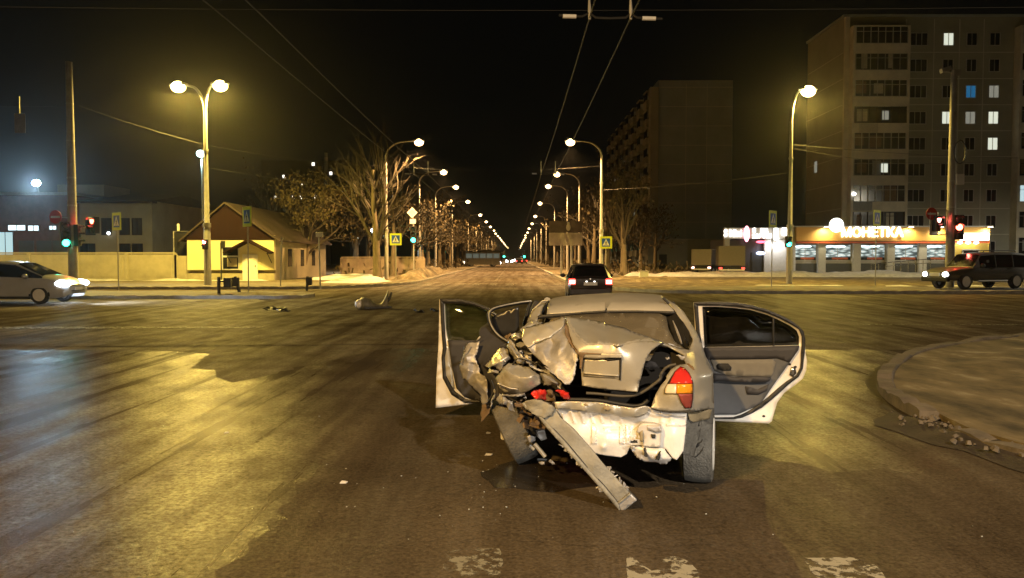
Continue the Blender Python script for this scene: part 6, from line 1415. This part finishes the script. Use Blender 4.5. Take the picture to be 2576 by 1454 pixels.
band('frame_seal', cG, [(158, 94), (370, 96), (560, 108), (740, 128), (920, 178), (1080, 243), (1220, 318), (1298, 368), (1330, 450), (1330, 550), (1322, 640)], [(112, 66), (300, 60), (560, 65), (740, 88), (900, 132), (1060, 192), (1200, 262), (1300, 332), (1348, 390), (1368, 470), (1366, 560), (1362, 640)], DY - .016, rubber, dr, .02)
band('frame_seal', cG, [(350, 1362), (560, 1358), (640, 1334), (740, 1284), (850, 1214), (960, 1124), (1060, 1034), (1160, 954), (1270, 884), (1314, 800), (1322, 700), (1322, 640)], [(350, 1376), (570, 1378), (660, 1362), (760, 1318), (880, 1250), (985, 1165), (1080, 1082), (1180, 990), (1296, 900), (1340, 810), (1352, 700), (1362, 640)], DY - .016, rubber, dr, .02)
band('frame_seal', cG, [(158, 94), (165, 200), (180, 400), (215, 585)], [(112, 66), (122, 200), (140, 400), (160, 585)], DY - .014, rubber, dr, .02)
surf('door_trim', L_(cG, (230, 572), (900, 562), (1302, 550), (1292, 600), (1240, 670), (1190, 745), (1100, 870), (1000, 1010), (880, 1190), (800, 1240), (650, 1308), (590, 1328), (350, 1330), (250, 1330), (235, 900)), DY - .022, trim, dr, step=12, thick=.02)
surf('trim_upper', L_(cG, (232, 574), (900, 564), (1300, 552), (1288, 602), (1195, 738), (1050, 690), (900, 698), (250, 705)), DY - .032, trim2, dr, step=12, thick=.012)
surf('cloth_insert', L_(cG, (300, 712), (1000, 706), (1040, 740), (1020, 830), (980, 905), (820, 900), (600, 895), (480, 880), (350, 830)), DY - .03, pm('grey_door_cloth', (.15, .145, .13), .9, var=.1, scale=14), dr, step=12, thick=.01)
surf('armrest', L_(cG, (340, 870), (440, 880), (580, 915), (720, 905), (860, 900), (985, 915), (960, 955), (820, 965), (560, 960), (400, 945), (330, 960)), DY - .07, trim2, dr, step=10, thick=.06)
surf('door_handle', L_(cG, (368, 775), (390, 752), (500, 752), (535, 790), (530, 828), (440, 832), (385, 815)), DY - .042, M['dark'], dr, step=8, thick=.02)
surf('door_pocket', L_(cG, (690, 1010), (760, 1020), (830, 1045), (960, 985), (935, 1060), (840, 1105), (710, 1100)), DY - .03, trim2, dr, step=9, thick=.012)
surf('door_latch', L_(cG, (1215, 790), (1258, 800), (1268, 860), (1230, 905), (1190, 880)), DY - .012, M['chrome'], dr, step=8, thick=.02)
for x, y in ((1192, 760), (1256, 790), (900, 1345)): obj('latch_hole', MB().ell(cp(*cG(x, y), DY - .006), (.014, .008, .01), 10, 6), M['dark'], dr)
surf('quarter_light_bar', L_(cG, (1000, 235), (1020, 242), (1022, 556), (1002, 556)), DY + .012, rubber, dr, step=12, thick=.015)
# ---------------- left front door, open
FY = 2.93
fo_ = L_(c1, (85, 64), (200, 64), (290, 82), (390, 120), (520, 230), (600, 330), (640, 400), (640, 700), (340, 712), (62, 744), (66, 560), (80, 330))
fh = L_(c1, (114, 92), (200, 90), (290, 100), (380, 134), (480, 222), (556, 324), (136, 326), (122, 250))
fd = surf('front_door', fo_, FY, whitep, holes=[fh], step=9, thick=.07)
surf('window_glass', L_(c1, (108, 86), (290, 94), (385, 130), (490, 222), (562, 330), (130, 332)), FY + .03, clear_g, fd, step=30, thick=.004)
band('frame_seal', c1, [(112, 90), (200, 88), (290, 99), (380, 132), (430, 170)], [(85, 62), (200, 62), (290, 80), (390, 118), (450, 165)], FY - .014, rubber, fd, .02)
band('frame_seal', c1, [(112, 90), (116, 200), (122, 300), (130, 370), (118, 430), (125, 540), (180, 640), (250, 690), (345, 700)], [(88, 62), (94, 200), (100, 300), (106, 370), (98, 430), (106, 560), (160, 662), (240, 712), (345, 716)], FY - .014, rubber, fd, .02)
surf('door_trim', L_(c1, (136, 322), (640, 322), (640, 700), (300, 692), (240, 676), (190, 620), (165, 500), (150, 400)), FY - .02, trim2, fd, step=12, thick=.02)
surf('shut_face', L_(c1, (124, 340), (140, 360), (160, 480), (180, 620), (160, 640), (122, 540), (116, 430)), FY - .008, beige, fd, step=8, thick=.01)
# ---------------- left rear door, torn half off its hinges
dkd = surf('rear_door', L_(cA, (1030, 560), (990, 600), (930, 640), (870, 690), (848, 780), (890, 850), (800, 925), (660, 952), (620, 962)) + L_(c1, (242, 360), (215, 470), (228, 545), (290, 620), (345, 675), (352, 712), (380, 715), (400, 700), (455, 690), (458, 640), (440, 560), (400, 520), (372, 490), (400, 440), (480, 380)) + L_(cA, (1400, 945), (1310, 890), (1200, 820), (1100, 740)), L3(cA, (1030, 560, 1.45), (620, 962, 1.3), (1400, 945, 1.1)) + L3(c1, (350, 700, 1.25), (455, 690, .95)), trim2, step=9, thick=.05, amp=.02)
crum('door_skin', L3(cA, (640, 958, 1.2), (860, 940, 1.15), (835, 1060, 1.15), (825, 1150, 1.15), (790, 1200, 1.15)) + L3(cB, (385, 300, 1.12), (410, 380, 1.1), (430, 450, 1.08), (500, 500, 1.05), (540, 550, 1.02), (545, 780, 1.0), (550, 900, 1.0), (470, 945, 1.05), (445, 790, 1.1), (330, 680, 1.12), (230, 590, 1.14), (165, 540, 1.16), (130, 410, 1.18), (130, 310, 1.18), (180, 130, 1.2)), L3(cB, (250, 420, 1.06), (330, 440, 1.1), (260, 300, 1.12), (400, 600, 1.02), (230, 200, 1.12), (340, 330, 1.16)), greym, dkd, amp=.008, cuts=4)
tubep('bright_edge', cA, [(645, 965), (590, 1060), (545, 1190), (500, 1340)], 1.12, .006, M['chrome'], dkd)
fpts = [(1832, 188), (1700, 200), (1500, 232), (1300, 272), (1140, 318), (1065, 368), (1038, 450), (1060, 580), (1120, 710), (1230, 840), (1400, 945)]
fy = [1.75, 1.72, 1.66, 1.58, 1.5, 1.46, 1.42, 1.36, 1.3, 1.22, 1.1]
P = smoothline([cp(*cA(*q), y) for q, y in zip(fpts, fy)], 5)
obj('window_frame', MB().tube(P, .017, 8), rubber, dkd, smooth=60); obj('frame_trim', MB().tube([p + Vector((.004, -.018, .006)) for p in P], .007, 6), beige, dkd, smooth=60)
tubep('window_frame', cA, [(1832, 190), (1795, 290), (1750, 460), (1695, 640)], 1.7, .016, rubber, dkd)
surf('window_glass', L_(cA, (1170, 430), (1300, 385), (1450, 330), (1605, 268), (1605, 740), (1500, 790), (1330, 850), (1250, 830), (1130, 690), (1075, 560), (1080, 500)), 1.52, pm('smashed_dark_glass', (.02, .02, .02), .3, var=.3), dkd, step=12, thick=.006)
tubep('broken_edge', cA, [(1090, 390), (1130, 405), (1175, 435)], 1.45, .005, M['chrome'], dkd)
surf('hinge_scrap', L_(cA, (860, 840), (885, 850), (840, 900), (800, 930), (820, 890)), 1.2, beige, dkd, thick=.006)

# ---------------- debris on the road (each scrap a thing)
def scrap(name, label, cat, loc, poly, th, mat, rx=0, rz=0, parts=(), amp=.02, bend=0.0):
    t = thing(name, label, cat, loc, rz); mb = MB(); n = len(poly)
    bm = bmesh.new(); f = bm.faces.new([bm.verts.new((x, y, 0)) for x, y in poly]); bmesh.ops.triangulate(bm, faces=[f]); bmesh.ops.subdivide_edges(bm, edges=bm.edges[:], cuts=2)
    for v in bm.verts: v.co.z = amp * (noise.noise(v.co * 6 + Vector(loc)) + .4) + bend * v.co.x ** 2
    me = bpy.data.meshes.new('shard'); bm.to_mesh(me); bm.free(); me.materials.append(mat); o = bpy.data.objects.new('shard', me); COL.objects.link(o); o.parent = t; o.rotation_euler = (rx, 0, 0)
    m = o.modifiers.new('solid', 'SOLIDIFY'); m.thickness = th; return t
p = gnd(936, 776); t = thing('bumper_piece', 'torn car bumper lying on the crossroads, pale with an upturned dark end', 'debris', (p.x, p.y, 0), R(8))
rows = []
for k in range(15):
    x = -.52 + k * .075; up_ = .06 + .34 * max(0, (x - .25) / .3) ** 2; h = .2 + .12 * math.sin(k * .5); yb = .1 * noise.noise(Vector((k * .5, 0, 0)))
    rows.append([(x, yb - .18, .02), (x, yb - .2, h * .6), (x + .02, yb - .12, h + up_ * .5), (x + .03, yb + .05, h + up_), (x + .03, yb + .2, h * .5 + up_ * .6)])
obj('bumper_skin', MB().grid(rows), pm('pale_bumper_plastic', (.15, .14, .10), .5, var=.5, scale=5), t, smooth=50, solid=.02)
obj('crumpled_corner', MB().ell((-.42, -.1, .16), (.16, .16, .16), 10, 7), whitep, t, smooth=40); obj('dark_underside', MB().box((.2, -.12, .05), (.9, .3, .06), Euler((0, 0, R(6))).to_matrix()).tube([(.4, 0, .1), (.6, .05, .35), (.66, .05, .55)], [.06, .05, .03], 6), M['blackp'], t)
for u, v, sx, lab, m_ in ((690, 779, .42, 'flat dark shard of trim on the crossroads left of the bumper', M['blackp']), (712, 783, .3, 'small dark shard touching the road just right of the flat dark shard', M['blackp']), (1053, 786, .16, 'small dark scrap on the road left of the open front door', M['blackp']), (1093, 783, .2, 'thin dark scrap nearest the left edge of the open front door', M['blackp'])):
    p = gnd(u, v); scrap('trim_shard', lab, 'debris', (p.x, p.y, .03), [(-sx, -.12), (-sx * .2, -.2), (sx, -.08), (sx * .8, .12), (0, .16), (-sx * .7, .06)], .02, m_, R(8), random.uniform(0, 3), amp=.08)
for u, v, s, lab, m_ in ((865, 1217, .018, 'tiny white fragment alone on the dark road', whitep), (1229, 1146, .022, 'tiny white fragment beside the left rear wheel of the wreck', whitep), (1229, 1092, .016, 'tiny orange-lit fragment just above the white one by the wheel', beige), (1362, 1160, .03, 'pale fragment under the torn wheel of the wreck', whitep), (570, 1090, .014, 'tiny glint of glass in the yellow lamp reflection', whitep)):
    p = gnd(u, v); scrap('fragment', lab, 'debris', (p.x, p.y, .008), [(-s * 1.5, -s), (s, -s * .8), (s * 1.6, s * .5), (-s, s)], .008, m_, R(10), 0, amp=.012)
gs_ = MB(); rnd = random.Random(31)
for k in range(75):
    a = rnd.random(); x = rnd.gauss(-.35, .7) if a < .6 else rnd.uniform(-5, 3); y = rnd.gauss(5.9, .55) if a < .6 else rnd.uniform(4.6, 15); s = rnd.uniform(.002, .0065)
    gs_.box((x, y, .005 + s * .5), (s * rnd.uniform(1, 2.4), s * 1.2, s), Euler((rnd.uniform(-.5, .5), rnd.uniform(-.5, .5), rnd.uniform(0, 6))).to_matrix())
tag(obj('glass_crumbs', gs_, pm('glass_crumb', (.4, .42, .4), .1, spec=.8)), 'fine glass crumbs strewn over the road round the wreck', 'glass', kind='stuff')
stain = sheet('oil_stain', rag([cp(*q, 0).to_2d() for q in []] or [(OW + Matrix.Rotation(YAW, 3, 'Z') @ Vector(q)).to_2d() for q in ((-.95, .9, 0), (-.75, .5, 0), (-.3, .45, 0), (.1, .7, 0), (-.1, 1.3, 0), (-.7, 1.4, 0))], .12, .05, 2), .0085, pm('dark_oil', (.02, .016, .012), .25, var=.3, scale=8))
# ================================================================== ADDED VOLUME IMITATING LENS BLOOM ROUND THE LAMPS
hz = MB().box((0, 640, 30), (1700, 1400, 64)); hz_o = obj('haze', hz, None); hz_o['kind'] = 'stuff'; hz_o['label'] = 'thin night haze around the street lamps'
mh = bpy.data.materials.new('haze'); mh.use_nodes = True; n = mh.node_tree; n.nodes.remove(n.nodes['Principled BSDF'])
vp = n.nodes.new('ShaderNodeVolumePrincipled'); vp.inputs['Color'].default_value = (.9, .9, .9, 1); vp.inputs['Density'].default_value = .00024; vp.inputs['Anisotropy'].default_value = .9
n.links.new(vp.outputs[0], n.nodes['Material Output'].inputs['Volume']); hz_o.data.materials.append(mh)
